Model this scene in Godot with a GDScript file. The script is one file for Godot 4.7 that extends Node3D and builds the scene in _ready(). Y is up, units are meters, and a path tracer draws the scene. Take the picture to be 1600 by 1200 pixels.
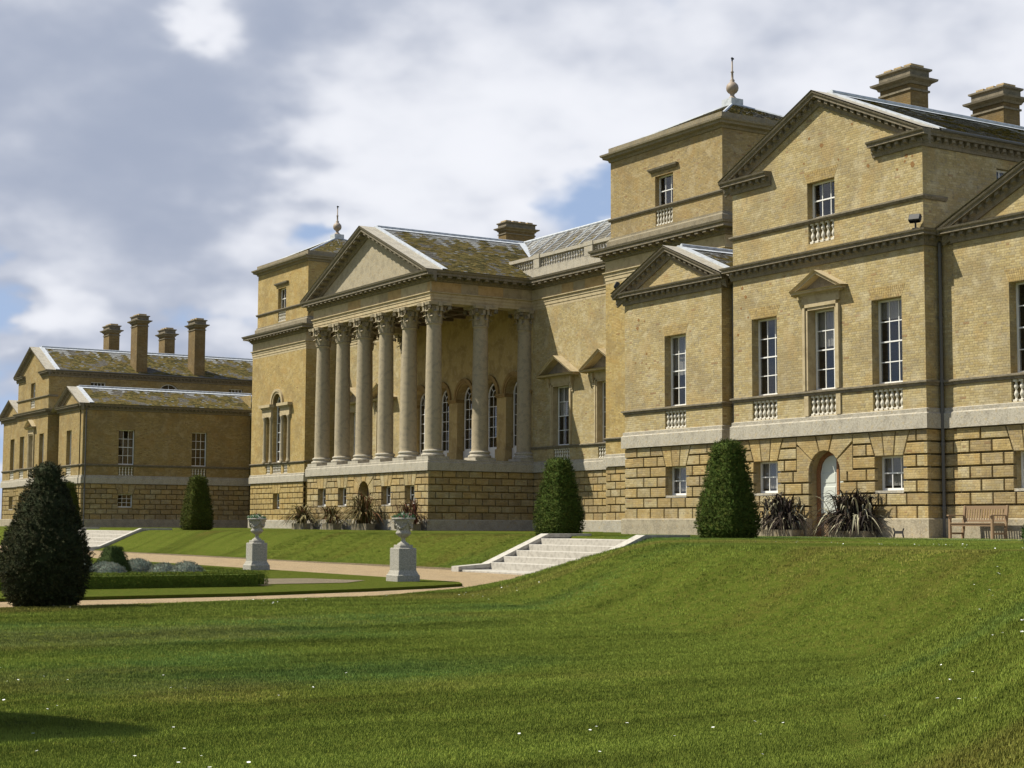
extends Node3D

var M := {}
var rng := RandomNumberGenerator.new()
var taken := {}
var mesh_cache := {}
const YP := 0.57      # plinth top
const YB := 3.1       # top of the rusticated basement
const YT := 3.68      # top of the stone band
const YS := 4.46      # string course
const YE := 13.49     # top of the great cornice
const CAM := Vector3(80.856, 0.336, 33.959)

# ------------------------------------------------------------------ mesh builder
class MB:
	var st := SurfaceTool.new()
	var xf := Transform3D.IDENTITY
	var fl := false
	var count := 0
	func _init(smooth := false):
		st.begin(Mesh.PRIMITIVE_TRIANGLES)
		st.set_smooth_group(0 if smooth else -1)
	func at(t: Transform3D) -> MB:
		xf = t
		fl = t.basis.determinant() < 0.0
		return self
	func tri(a: Vector3, b: Vector3, c: Vector3):
		st.add_vertex(xf * a)
		if fl:
			st.add_vertex(xf * b); st.add_vertex(xf * c)
		else:
			st.add_vertex(xf * c); st.add_vertex(xf * b)
		count += 1
	func quad(a: Vector3, b: Vector3, c: Vector3, d: Vector3):
		tri(a, b, c)
		tri(a, c, d)
	func col(c: Color):
		st.set_color(c)
	func box(x0: float, x1: float, y0: float, y1: float, z0: float, z1: float):
		var p := []
		for z in [z0, z1]:
			p.append(Vector3(x0, y0, z)); p.append(Vector3(x1, y0, z)); p.append(Vector3(x1, y1, z)); p.append(Vector3(x0, y1, z))
		quad(p[4], p[5], p[6], p[7])
		quad(p[1], p[0], p[3], p[2])
		quad(p[5], p[1], p[2], p[6])
		quad(p[0], p[4], p[7], p[3])
		quad(p[7], p[6], p[2], p[3])
		quad(p[0], p[1], p[5], p[4])
	func cbox(x0: float, x1: float, y0: float, y1: float, z0: float, z1: float, c: float):
		# box whose vertical and upper edges are bevelled
		ring([[x0, x1, z0, z1, y0, c], [x0, x1, z0, z1, y1 - c, c], [x0 + c, x1 - c, z0 + c, z1 - c, y1, c * 0.4]])
	func ring(rows: Array):
		var prev := []
		for r in rows:
			var c: float = r[5]
			var y: float = r[4]
			var q := [Vector3(r[0] + c, y, r[3]), Vector3(r[1] - c, y, r[3]), Vector3(r[1], y, r[3] - c), Vector3(r[1], y, r[2] + c), Vector3(r[1] - c, y, r[2]), Vector3(r[0] + c, y, r[2]), Vector3(r[0], y, r[2] + c), Vector3(r[0], y, r[3] - c)]
			if prev.size():
				for i in 8:
					var j := (i + 1) % 8
					quad(prev[i], prev[j], q[j], q[i])
			prev = q
		for i in range(1, 7):
			tri(prev[0], prev[i], prev[i + 1])
	func lathe(prof: Array, seg: int, cen := Vector3.ZERO, cap := true):
		for i in prof.size() - 1:
			var a: Vector2 = prof[i]
			var b: Vector2 = prof[i + 1]
			for s in seg:
				var t0 := TAU * s / seg
				var t1 := TAU * (s + 1) / seg
				var A := cen + Vector3(cos(t0) * a.x, a.y, -sin(t0) * a.x)
				var B := cen + Vector3(cos(t1) * a.x, a.y, -sin(t1) * a.x)
				var C := cen + Vector3(cos(t1) * b.x, b.y, -sin(t1) * b.x)
				var D := cen + Vector3(cos(t0) * b.x, b.y, -sin(t0) * b.x)
				if a.x > 1e-4:
					tri(A, B, C)
				if b.x > 1e-4:
					tri(A, C, D)
		if cap:
			var e: Vector2 = prof[prof.size() - 1]
			if e.x > 1e-4:
				for s in seg:
					tri(cen + Vector3(0, e.y, 0), cen + Vector3(cos(TAU * s / seg) * e.x, e.y, -sin(TAU * s / seg) * e.x), cen + Vector3(cos(TAU * (s + 1) / seg) * e.x, e.y, -sin(TAU * (s + 1) / seg) * e.x))
	# open profile (out, up) swept along a straight line in the face frame; ma / mb lengthen the ends with the outward reach
	func sweep(prof: Array, a: Vector3, b: Vector3, ma := 0.0, mb := 0.0):
		for i in prof.size() - 1:
			var p: Vector2 = prof[i]
			var q: Vector2 = prof[i + 1]
			quad(a + Vector3(-ma * p.x, p.y, p.x), b + Vector3(mb * p.x, p.y, p.x), b + Vector3(mb * q.x, q.y, q.x), a + Vector3(-ma * q.x, q.y, q.x))
		for e in 2:
			if (e == 0 and ma == 0.0) or (e == 1 and mb == 0.0):
				var o: Vector3 = a if e == 0 else b
				var poly := PackedVector2Array(prof)
				poly.append(Vector2(0.0, prof[prof.size() - 1].y)); poly.append(Vector2(0.0, prof[0].y))
				var idx := Geometry2D.triangulate_polygon(poly)
				for k in range(0, idx.size(), 3):
					var A := o + Vector3(0, poly[idx[k]].y, poly[idx[k]].x)
					var B := o + Vector3(0, poly[idx[k + 1]].y, poly[idx[k + 1]].x)
					var C := o + Vector3(0, poly[idx[k + 2]].y, poly[idx[k + 2]].x)
					var n := (B - A).cross(C - A)
					if (n.x > 0) == (e == 1):
						tri(A, B, C)
					else:
						tri(A, C, B)
	# open profile swept round a plan path (x, z); outward is on the left of the walking direction seen from below
	func path(prof: Array, pts: Array, y: float, closed := false):
		var n := pts.size()
		var ms := []
		for i in n:
			var na := Vector2.ZERO
			var nb := Vector2.ZERO
			if i > 0 or closed:
				var d: Vector2 = (pts[i] - pts[(i + n - 1) % n]).normalized()
				na = Vector2(-d.y, d.x)
			if i < n - 1 or closed:
				var d2: Vector2 = (pts[(i + 1) % n] - pts[i]).normalized()
				nb = Vector2(-d2.y, d2.x)
			if na == Vector2.ZERO:
				ms.append(nb)
			elif nb == Vector2.ZERO:
				ms.append(na)
			else:
				ms.append((na + nb) / (1.0 + na.dot(nb)))
		for i in (n if closed else n - 1):
			var j := (i + 1) % n
			for k in prof.size() - 1:
				var p: Vector2 = prof[k]
				var q: Vector2 = prof[k + 1]
				var a: Vector2 = pts[i] + ms[i] * p.x
				var b: Vector2 = pts[j] + ms[j] * p.x
				var c: Vector2 = pts[j] + ms[j] * q.x
				var d: Vector2 = pts[i] + ms[i] * q.x
				quad(Vector3(a.x, y + p.y, a.y), Vector3(b.x, y + p.y, b.y), Vector3(c.x, y + q.y, c.y), Vector3(d.x, y + q.y, d.y))
	# flat wall facing +w with openings [u0, u1, y0, y1, depth, arched]
	func wall(u0: float, u1: float, y0: float, y1: float, w: float, holes: Array):
		var us := [u0, u1]
		var ys := [y0, y1]
		for h in holes:
			us.append_array([h[0], h[1]])
			ys.append_array([h[2], h[3]])
			if h[5]:
				ys.append(h[3] + (h[1] - h[0]) / 2.0)
		us.sort(); ys.sort()
		for i in us.size() - 1:
			if us[i + 1] - us[i] < 1e-4:
				continue
			for j in ys.size() - 1:
				if ys[j + 1] - ys[j] < 1e-4 or ys[j] < y0 - 1e-4 or ys[j + 1] > y1 + 1e-4:
					continue
				var cu: float = (us[i] + us[i + 1]) / 2.0
				var cy: float = (ys[j] + ys[j + 1]) / 2.0
				var out := true
				for h in holes:
					var top: float = h[3] + ((h[1] - h[0]) / 2.0 if h[5] else 0.0)
					if cu > h[0] and cu < h[1] and cy > h[2] and cy < top:
						out = false
				if out:
					quad(Vector3(us[i], ys[j], w), Vector3(us[i + 1], ys[j], w), Vector3(us[i + 1], ys[j + 1], w), Vector3(us[i], ys[j + 1], w))
		for h in holes:
			var b: float = w - h[4]
			quad(Vector3(h[0], h[2], w), Vector3(h[0], h[3], w), Vector3(h[0], h[3], b), Vector3(h[0], h[2], b))
			quad(Vector3(h[1], h[2], b), Vector3(h[1], h[3], b), Vector3(h[1], h[3], w), Vector3(h[1], h[2], w))
			quad(Vector3(h[0], h[2], b), Vector3(h[1], h[2], b), Vector3(h[1], h[2], w), Vector3(h[0], h[2], w))
			if not h[5]:
				quad(Vector3(h[0], h[3], w), Vector3(h[1], h[3], w), Vector3(h[1], h[3], b), Vector3(h[0], h[3], b))
			else:
				var r: float = (h[1] - h[0]) / 2.0
				var c: float = (h[0] + h[1]) / 2.0
				for k in 16:
					var t0 := PI * k / 16.0
					var t1 := PI * (k + 1) / 16.0
					var p := Vector2(c + r * cos(t0), h[3] + r * sin(t0))
					var q := Vector2(c + r * cos(t1), h[3] + r * sin(t1))
					quad(Vector3(p.x, p.y, b), Vector3(q.x, q.y, b), Vector3(q.x, q.y, w), Vector3(p.x, p.y, w))
					tri(Vector3(h[1] if k < 8 else h[0], h[3] + r, w), Vector3(q.x, q.y, w), Vector3(p.x, p.y, w))
	# convex polygon (counter-clockwise, in u and y) with its face at w, bevelled, d deep
	func slab(poly: Array, w: float, d: float, c: float):
		var n := poly.size()
		var ins := []
		for i in n:
			var a: Vector2 = poly[(i + n - 1) % n]
			var b: Vector2 = poly[i]
			var e: Vector2 = poly[(i + 1) % n]
			var n1 := Vector2(-(b - a).y, (b - a).x).normalized()
			var n2 := Vector2(-(e - b).y, (e - b).x).normalized()
			ins.append(b + (n1 + n2) / max(0.35, 1.0 + n1.dot(n2)) * c)
		for i in range(1, n - 1):
			tri(v3(ins[0], w), v3(ins[i], w), v3(ins[i + 1], w))
		for i in n:
			var j := (i + 1) % n
			quad(v3(poly[i], w - c), v3(poly[j], w - c), v3(ins[j], w), v3(ins[i], w))
			quad(v3(poly[i], w - d), v3(poly[j], w - d), v3(poly[j], w - c), v3(poly[i], w - c))
	func v3(p: Vector2, w: float) -> Vector3:
		return Vector3(p.x, p.y, w)
	func mesh() -> ArrayMesh:
		st.generate_normals()
		return st.commit()

# ------------------------------------------------------------------ nodes
func numbered(n: String) -> String:
	if not taken.has(n):
		taken[n] = 0
		return n
	taken[n] += 1
	return "%s_%03d" % [n, taken[n]]

func tag(o: Node, label := "", category := "", group := "", kind := ""):
	if label: o.set_meta("label", label)
	if category: o.set_meta("category", category)
	if group: o.set_meta("group", group)
	if kind: o.set_meta("kind", kind)

func put(mesh: Mesh, called: String, m: Material, parent: Node = null, t := Transform3D.IDENTITY) -> MeshInstance3D:
	var o := MeshInstance3D.new()
	o.mesh = mesh
	o.material_override = m
	o.transform = t
	if parent == null:
		o.name = numbered(called)
		add_child(o)
	else:
		o.name = called
		parent.add_child(o, true)
	return o

func mk(mb: MB, called: String, m: Material, parent: Node = null) -> MeshInstance3D:
	if mb.count == 0:
		return null
	return put(mb.mesh(), called, m, parent)

func base(called: String, where := Vector3.ZERO, turn := 0.0) -> Node3D:
	var o := Node3D.new()
	o.name = numbered(called)
	o.position = where
	o.rotation.y = turn
	add_child(o)
	return o

func sub(parent: Node, called: String, t := Transform3D.IDENTITY) -> Node3D:
	var o := Node3D.new()
	o.name = called
	o.transform = t
	parent.add_child(o, true)
	return o

func face(way: String, sx := 1.0) -> Transform3D:
	var b := Basis.IDENTITY
	if way == "right": b = Basis(Vector3(0, 0, -1), Vector3.UP, Vector3(1, 0, 0))
	elif way == "left": b = Basis(Vector3(0, 0, 1), Vector3.UP, Vector3(-1, 0, 0))
	elif way == "back": b = Basis(Vector3(-1, 0, 0), Vector3.UP, Vector3(0, 0, -1))
	return Transform3D(Basis.from_scale(Vector3(sx, 1, 1)) * b, Vector3.ZERO)

func spot(fr: Transform3D, u: float, y: float, w: float) -> Transform3D:
	var n := (fr.basis * Vector3(0, 0, 1)).normalized()
	return Transform3D(Basis(Vector3.UP.cross(n), Vector3.UP, n), fr * Vector3(u, y, w))

# ------------------------------------------------------------------ textures and materials
func lin(r: float, g: float, b: float) -> Color:
	return Color(r, g, b).linear_to_srgb()

func nz(seed_: int, freq: float, oct := 4, type := FastNoiseLite.TYPE_SIMPLEX_SMOOTH) -> FastNoiseLite:
	var n := FastNoiseLite.new()
	n.seed = seed_
	n.noise_type = type
	n.frequency = freq
	n.fractal_type = FastNoiseLite.FRACTAL_FBM
	n.fractal_octaves = oct
	return n

func stain(size: int, low: int, freq: float, seed_: int, c: Color, lo: float, hi: float, most: float, oct := 4) -> Image:
	var g := nz(seed_, freq, oct).get_seamless_image(low, low)
	g.convert(Image.FORMAT_L8)
	var src := g.get_data()
	var dst := PackedByteArray()
	dst.resize(low * low * 4)
	var r := int(c.r * 255); var gg := int(c.g * 255); var b := int(c.b * 255)
	for i in low * low:
		dst[i * 4] = r; dst[i * 4 + 1] = gg; dst[i * 4 + 2] = b
		dst[i * 4 + 3] = int(255.0 * most * smoothstep(lo, hi, src[i] / 255.0))
	var im := Image.create_from_data(low, low, false, Image.FORMAT_RGBA8, dst)
	if low != size:
		im.resize(size, size, Image.INTERPOLATE_CUBIC)
	return im

func lay(im: Image, over: Image):
	im.blend_rect(over, Rect2i(0, 0, over.get_width(), over.get_height()), Vector2i.ZERO)

func mottle(size: int, ground: Color, layers: Array) -> Image:
	var im := Image.create(size, size, false, Image.FORMAT_RGBA8)
	im.fill(ground)
	for l in layers:   # [low, freq, seed, colour, lo, hi, most]
		lay(im, stain(size, l[0], l[1], l[2], l[3], l[4], l[5], l[6]))
	return im

func tmat(im: Image, metres: float, rough: float, relief: Image = null, cm := 0.0, tint := Color.WHITE) -> StandardMaterial3D:
	var m := StandardMaterial3D.new()
	m.albedo_texture = ImageTexture.create_from_image(im)
	m.albedo_color = tint
	m.roughness = rough
	m.metallic_specular = 0.3
	m.uv1_triplanar = true
	m.uv1_world_triplanar = true
	m.uv1_triplanar_sharpness = 24.0
	m.uv1_scale = Vector3.ONE / metres
	if relief:
		m.heightmap_enabled = true
		m.heightmap_texture = ImageTexture.create_from_image(relief)
		m.heightmap_scale = cm
	return m

func tinted(m: StandardMaterial3D, c: Color, off := Vector3.ZERO) -> StandardMaterial3D:
	var n: StandardMaterial3D = m.duplicate()
	n.albedo_color = c
	n.uv1_offset = off
	return n

func plain(c: Color, rough: float, metal := 0.0) -> StandardMaterial3D:
	var m := StandardMaterial3D.new()
	m.albedo_color = c
	m.roughness = rough
	m.metallic = metal
	return m

func materials():
	# yellow-grey brick laid in Flemish bond
	var S := 2048
	var im := Image.create(S, S, false, Image.FORMAT_RGBA8)
	var hi := Image.create(S, S, false, Image.FORMAT_RGBA8)
	im.fill(lin(0.29, 0.23, 0.13))
	hi.fill(Color(0.25, 0.25, 0.25))
	var rows := 128
	var bonds := 27
	var unit := float(S) / bonds
	for r in rows:
		var shift := 0.0 if r % 2 == 0 else unit * 0.5
		for k in bonds * 2:
			var x0 := floorf((k / 2) * unit + shift + (0.0 if k % 2 == 0 else unit * 0.67))
			var wd := unit * (0.67 if k % 2 == 0 else 0.33) - 2.5
			var t := rng.randf()
			var v := rng.randf_range(0.91, 1.08)
			var c := Color(0.365, 0.292, 0.140)
			if t < 0.2: c = Color(0.335, 0.26, 0.118)
			elif t < 0.45: c = Color(0.41, 0.335, 0.175)
			elif t < 0.56: c = Color(0.33, 0.275, 0.16)
			elif t < 0.572: c = Color(0.27, 0.18, 0.09)
			c = Color(c.r * v, c.g * v, c.b * v).linear_to_srgb()
			var g := rng.randf_range(0.7, 1.0)
			for wrap in [0, S]:
				var rc := Rect2i(int(x0) - wrap, r * 16 + 1, int(wd), 14)
				im.fill_rect(rc, c)
				hi.fill_rect(rc, Color(g, g, g))
	lay(im, stain(S, 512, 0.006, 11, lin(0.22, 0.175, 0.10), 0.45, 0.8, 0.42))
	lay(im, stain(S, 512, 0.02, 12, lin(0.47, 0.41, 0.27), 0.5, 0.85, 0.5))
	lay(im, stain(S, 512, 0.011, 14, lin(0.36, 0.25, 0.10), 0.58, 0.8, 0.4))
	lay(im, stain(S, 1024, 0.035, 15, lin(0.20, 0.17, 0.11), 0.62, 0.82, 0.5))
	lay(im, stain(S, 1024, 0.16, 13, lin(0.16, 0.115, 0.06), 0.5, 0.9, 0.4))
	M.brick = tmat(im, 9.2, 0.9, hi, 0.9)
	M.brick_b = tinted(M.brick, Color(0.93, 0.91, 0.89), Vector3(0.37, 0.21, 0.55))
	M.brick_c = tinted(M.brick, Color(1.0, 0.965, 0.9), Vector3(0.71, 0.43, 0.13))
	M.brick_warm = tinted(M.brick, Color(1.0, 0.965, 0.87), Vector3(0.15, 0.61, 0.27))
	M.brick_old = tinted(M.brick, Color(0.74, 0.70, 0.66), Vector3(0.25, 0.81, 0.47))
	M.brick_far = tinted(M.brick, Color(0.91, 0.88, 0.81), Vector3(0.55, 0.31, 0.77))
	# weathered limestone
	var st := mottle(1024, lin(0.40, 0.365, 0.29), [[512, 0.008, 21, lin(0.27, 0.245, 0.195), 0.4, 0.85, 0.6], [512, 0.045, 27, lin(0.2, 0.18, 0.14), 0.5, 0.8, 0.4], [512, 0.07, 22, lin(0.56, 0.53, 0.46), 0.5, 0.8, 0.5], [1024, 0.25, 23, lin(0.15, 0.135, 0.10), 0.54, 0.82, 0.6], [1024, 0.12, 26, lin(0.2, 0.185, 0.15), 0.56, 0.85, 0.45], [512, 0.02, 24, lin(0.40, 0.29, 0.13), 0.62, 0.85, 0.35]])
	var sh := mottle(512, Color(0.6, 0.6, 0.6), [[512, 0.09, 25, Color(0.1, 0.1, 0.1), 0.5, 0.8, 0.8]])
	M.stone = tmat(st, 2.6, 0.92, sh, 0.8)
	M.stone_pale = tinted(M.stone, Color(1.0, 0.99, 0.97), Vector3(0.3, 0.1, 0.6))
	M.stone_pale.albedo_texture = ImageTexture.create_from_image(mottle(1024, lin(0.56, 0.53, 0.46), [[512, 0.012, 31, lin(0.40, 0.37, 0.31), 0.42, 0.8, 0.7], [1024, 0.16, 32, lin(0.25, 0.23, 0.19), 0.6, 0.9, 0.5], [512, 0.04, 33, lin(0.68, 0.66, 0.6), 0.55, 0.85, 0.5]]))
	M.stone_plinth = tinted(M.stone, Color(0.95, 0.93, 0.88), Vector3(0.5, 0.3, 0.2))
	M.stone_dark = tinted(M.stone, Color(0.80, 0.78, 0.73), Vector3(0.2, 0.7, 0.4))
	M.trim = tmat(mottle(1024, lin(0.185, 0.158, 0.112), [[512, 0.014, 41, lin(0.12, 0.105, 0.075), 0.4, 0.8, 0.75], [512, 0.06, 42, lin(0.27, 0.235, 0.165), 0.5, 0.85, 0.6], [1024, 0.2, 43, lin(0.07, 0.06, 0.045), 0.58, 0.9, 0.5]]), 2.2, 0.93, sh, 0.6)
	M.ashlar = tmat(mottle(1024, lin(0.40, 0.325, 0.195), [[512, 0.012, 51, lin(0.28, 0.22, 0.125), 0.42, 0.8, 0.6], [512, 0.05, 52, lin(0.47, 0.40, 0.27), 0.5, 0.85, 0.5], [1024, 0.2, 53, lin(0.2, 0.16, 0.1), 0.6, 0.9, 0.4]]), 3.1, 0.9, sh, 0.4)
	M.ashlar_b = tinted(M.ashlar, Color(1.0, 0.93, 0.82), Vector3(0.4, 0.1, 0.3))
	M.ashlar_c = tinted(M.ashlar, Color(0.90, 0.90, 0.90), Vector3(0.1, 0.6, 0.8))
	M.column = tmat(mottle(1024, lin(0.36, 0.30, 0.195), [[512, 0.012, 61, lin(0.23, 0.2, 0.145), 0.42, 0.8, 0.6], [1024, 0.22, 62, lin(0.13, 0.11, 0.08), 0.52, 0.78, 0.75], [1024, 0.28, 63, lin(0.5, 0.45, 0.345), 0.54, 0.8, 0.6]]), 2.4, 0.93, sh, 1.0)
	M.stucco = tmat(mottle(1024, lin(0.42, 0.31, 0.135), [[512, 0.008, 71, lin(0.30, 0.215, 0.095), 0.42, 0.75, 0.7], [512, 0.03, 72, lin(0.48, 0.38, 0.2), 0.5, 0.8, 0.5], [1024, 0.1, 73, lin(0.2, 0.15, 0.075), 0.62, 0.9, 0.4]]), 4.2, 0.9)
	M.stucco_dark = tinted(M.stucco, Color(0.84, 0.8, 0.76), Vector3(0.3, 0.5, 0.1))
	M.baluster = tmat(mottle(512, lin(0.60, 0.56, 0.47), [[256, 0.03, 81, lin(0.36, 0.33, 0.26), 0.48, 0.8, 0.6]]), 0.9, 0.9)
	# slate with moss and lead
	moss_noise.seed = 301
	moss_noise.frequency = 0.55
	moss_noise.fractal_octaves = 3
	M.slate = tmat(mottle(1024, Color(1, 1, 1), [[512, 0.05, 92, Color(0.72, 0.72, 0.72), 0.45, 0.75, 0.8], [1024, 0.2, 94, Color(0.45, 0.45, 0.42), 0.52, 0.85, 0.7]]), 2.9, 0.85, sh, 0.8)
	M.slate.vertex_color_use_as_albedo = true
	M.lead = tmat(mottle(512, lin(0.46, 0.48, 0.5), [[256, 0.02, 98, lin(0.3, 0.31, 0.32), 0.42, 0.8, 0.6], [512, 0.1, 99, lin(0.62, 0.63, 0.64), 0.55, 0.85, 0.5]]), 1.7, 0.6)
	M.pot = tmat(mottle(512, lin(0.42, 0.31, 0.16), [[256, 0.03, 101, lin(0.25, 0.18, 0.1), 0.45, 0.8, 0.6]]), 1.3, 0.9)
	M.spall = tmat(mottle(256, lin(0.24, 0.135, 0.05), [[256, 0.05, 103, lin(0.13, 0.07, 0.03), 0.45, 0.75, 0.7]]), 0.4, 0.95)
	M.paint = plain(lin(0.72, 0.71, 0.67), 0.45)
	M.blind = plain(lin(0.50, 0.49, 0.45), 0.9)
	M.dark_wood = plain(lin(0.12, 0.085, 0.055), 0.8)
	M.door = plain(lin(0.50, 0.52, 0.46), 0.5)
	M.door_wood = tmat(mottle(512, lin(0.27, 0.13, 0.055), [[256, 0.05, 105, lin(0.15, 0.07, 0.03), 0.45, 0.75, 0.6]]), 0.8, 0.6)
	M.iron = plain(lin(0.02, 0.02, 0.02), 0.6, 0.3)
	M.pipe = plain(lin(0.09, 0.085, 0.075), 0.6)
	M.gilt = plain(lin(0.26, 0.2, 0.145), 0.6, 0.0)
	var gl := StandardMaterial3D.new()
	gl.albedo_color = Color(0.10, 0.10, 0.10, 0.22)
	gl.transparency = BaseMaterial3D.TRANSPARENCY_ALPHA
	gl.roughness = 0.03
	gl.metallic_specular = 0.5
	M.glass = gl
	# ground
	var gr := mottle(1024, lin(0.104, 0.132, 0.019), [[512, 0.02, 111, lin(0.145, 0.152, 0.028), 0.42, 0.75, 0.7], [1024, 0.12, 112, lin(0.035, 0.058, 0.006), 0.45, 0.8, 0.85], [1024, 0.3, 113, lin(0.175, 0.215, 0.03), 0.52, 0.85, 0.85], [512, 0.05, 114, lin(0.16, 0.14, 0.035), 0.58, 0.85, 0.6]])
	var gh := mottle(1024, Color(0.3, 0.3, 0.3), [[1024, 0.25, 115, Color(1, 1, 1), 0.4, 0.8, 1.0]])
	M.lawn = tmat(gr, 2.7, 0.95, gh, 3.0)
	M.lawn.vertex_color_use_as_albedo = true
	M.meadow = tmat(gr, 5.3, 0.95)
	var gv := mottle(1024, lin(0.40, 0.29, 0.155), [[512, 0.01, 121, lin(0.30, 0.22, 0.12), 0.42, 0.8, 0.7], [1024, 0.14, 122, lin(0.17, 0.115, 0.06), 0.5, 0.7, 0.9], [1024, 0.17, 123, lin(0.62, 0.5, 0.34), 0.54, 0.74, 0.9]])
	M.gravel = tmat(gv, 4.6, 0.95, gh, 3.0)
	M.soil = tmat(mottle(512, lin(0.30, 0.24, 0.15), [[512, 0.15, 131, lin(0.14, 0.11, 0.07), 0.45, 0.8, 0.8], [512, 0.06, 132, lin(0.44, 0.38, 0.27), 0.5, 0.8, 0.6]]), 1.9, 0.95, gh, 3.0)
	M.paving = tmat(mottle(512, lin(0.42, 0.39, 0.32), [[256, 0.03, 135, lin(0.3, 0.27, 0.22), 0.45, 0.8, 0.6]]), 1.7, 0.9)
	M.steps = tmat(mottle(1024, lin(0.40, 0.375, 0.32), [[512, 0.02, 136, lin(0.27, 0.25, 0.21), 0.45, 0.8, 0.6], [1024, 0.16, 137, lin(0.3, 0.27, 0.22), 0.62, 0.9, 0.5]]), 1.9, 0.9)
	M.urn = tmat(mottle(1024, lin(0.33, 0.305, 0.25), [[512, 0.03, 141, lin(0.23, 0.22, 0.19), 0.42, 0.75, 0.75], [1024, 0.14, 142, lin(0.09, 0.085, 0.07), 0.55, 0.8, 0.7], [512, 0.08, 143, lin(0.6, 0.58, 0.53), 0.52, 0.8, 0.6]]), 1.1, 0.93, sh, 0.8)
	M.teak = tmat(mottle(512, lin(0.23, 0.155, 0.09), [[512, 0.04, 145, lin(0.2, 0.14, 0.085), 0.45, 0.8, 0.6]]), 0.7, 0.75)
	M.bark = plain(lin(0.06, 0.045, 0.03), 0.95)
	M.leaf = leafmat(0.8)
	M.blade = leafmat(1.0)
	M.blade.metallic_specular = 0.08
	M.lawn.metallic_specular = 0.08

func leafmat(rough: float) -> StandardMaterial3D:
	var m := StandardMaterial3D.new()
	m.vertex_color_use_as_albedo = true
	m.roughness = rough
	m.metallic_specular = 0.25
	m.cull_mode = BaseMaterial3D.CULL_DISABLED
	return m

# ------------------------------------------------------------------ building pieces
func baluster_mesh(h: float) -> Mesh:
	var key := "bal%.2f" % h
	if not mesh_cache.has(key):
		var b := MB.new(true)
		var pr := []
		for p in [[0.062, 0.1], [0.034, 0.135], [0.03, 0.17], [0.05, 0.25], [0.068, 0.33], [0.05, 0.43], [0.028, 0.52], [0.026, 0.56], [0.058, 0.63], [0.066, 0.69], [0.04, 0.79], [0.028, 0.86], [0.06, 0.9]]:
			pr.append(Vector2(p[0], p[1] * h))
		b.lathe(pr, 9)
		b.st.set_smooth_group(-1)
		b.box(-0.068, 0.068, 0, 0.1 * h, -0.068, 0.068)
		b.box(-0.066, 0.066, 0.9 * h, h, -0.066, 0.066)
		mesh_cache[key] = b.mesh()
	return mesh_cache[key]

func balusters(parent: Node, fr: Transform3D, u0: float, u1: float, y0: float, y1: float, w: float, n: int) -> Node3D:
	var g := sub(parent, "balustrade")
	for i in n:
		put(baluster_mesh(y1 - y0), "baluster", M.baluster, g, spot(fr, lerpf(u0, u1, (i + 0.5) / n), y0, w))
	return g

# sash window: frame, glazing bars, panes, sometimes a blind inside
func window(parent: Node, fr: Transform3D, u: float, y0: float, w: float, h: float, z: float, cols: int, rows: int, blind := 0.0, single := false, called := "window") -> Node3D:
	var o := sub(parent, called, spot(fr, u, y0, z))
	var key := "win%.2f_%.2f_%d_%d" % [w, h, cols, rows]
	var fw := 0.055
	var bw := 0.028
	if single:
		fw = 0.06
		bw = 0.04
	var pw := (w - 2 * fw - (cols - 1) * bw) / cols
	var ph := (h - 2 * fw - 0.02 - (rows - 1) * bw) / rows
	if not mesh_cache.has(key):
		var b := MB.new()
		b.box(-w / 2 - 0.004, -w / 2 + fw, 0, h, -0.09, 0.0)
		b.box(w / 2 - fw, w / 2 + 0.004, 0, h, -0.09, 0.0)
		b.box(-w / 2 + fw, w / 2 - fw, 0, fw + 0.02, -0.088, -0.002)
		b.box(-w / 2 + fw, w / 2 - fw, h - fw, h + 0.004, -0.088, -0.002)
		for r in range(1, rows):
			var y := fw + 0.02 + r * ph + (r - 1) * bw
			var mid := (r * 2 == rows)
			b.box(-w / 2 + fw, w / 2 - fw, y - (0.006 if mid else 0.0), y + bw + (0.006 if mid else 0.0), -0.06, -0.012 if mid else -0.022)
		for c in range(1, cols):
			var x := -w / 2 + fw + c * pw + (c - 1) * bw
			b.box(x, x + bw, fw + 0.02, h - fw, -0.058, -0.024)
		mesh_cache[key] = b.mesh()
	put(mesh_cache[key], "frame", M.paint, o)
	if single:
		var q := "pane%.2f_%.2f" % [w, h]
		if not mesh_cache.has(q):
			var b2 := MB.new()
			b2.box(-w / 2 + fw, w / 2 - fw, fw, h - fw, -0.045, -0.04)
			mesh_cache[q] = b2.mesh()
		put(mesh_cache[q], "pane", M.glass, o)
	else:
		var q2 := "pane%.3f_%.3f" % [pw, ph]
		if not mesh_cache.has(q2):
			var b3 := MB.new()
			b3.box(-pw / 2 - 0.004, pw / 2 + 0.004, -0.004, ph + 0.004, -0.004, 0.0)
			mesh_cache[q2] = b3.mesh()
		for r in rows:
			for c in cols:
				var t := Transform3D(Basis.from_euler(Vector3(rng.randf_range(-0.012, 0.012), rng.randf_range(-0.012, 0.012), 0)), Vector3(-w / 2 + fw + pw / 2 + c * (pw + bw), fw + 0.02 + r * (ph + bw), -0.036))
				put(mesh_cache[q2], "pane", M.glass, o, t)
	if blind > 0.0:
		var b4 := MB.new()
		var n := 14
		for i in n:   # gently pleated cloth
			var xa := -w / 2 + w * i / n
			var xb := -w / 2 + w * (i + 1) / n
			var za := -0.16 + 0.012 * (1 if i % 2 == 0 else -1)
			var zb := -0.16 - 0.012 * (1 if i % 2 == 0 else -1)
			b4.quad(Vector3(xa, h * (1 - blind), za), Vector3(xb, h * (1 - blind), zb), Vector3(xb, h, zb), Vector3(xa, h, za))
		put(b4.mesh(), "blind", M.blind, o)
	return o

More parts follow.
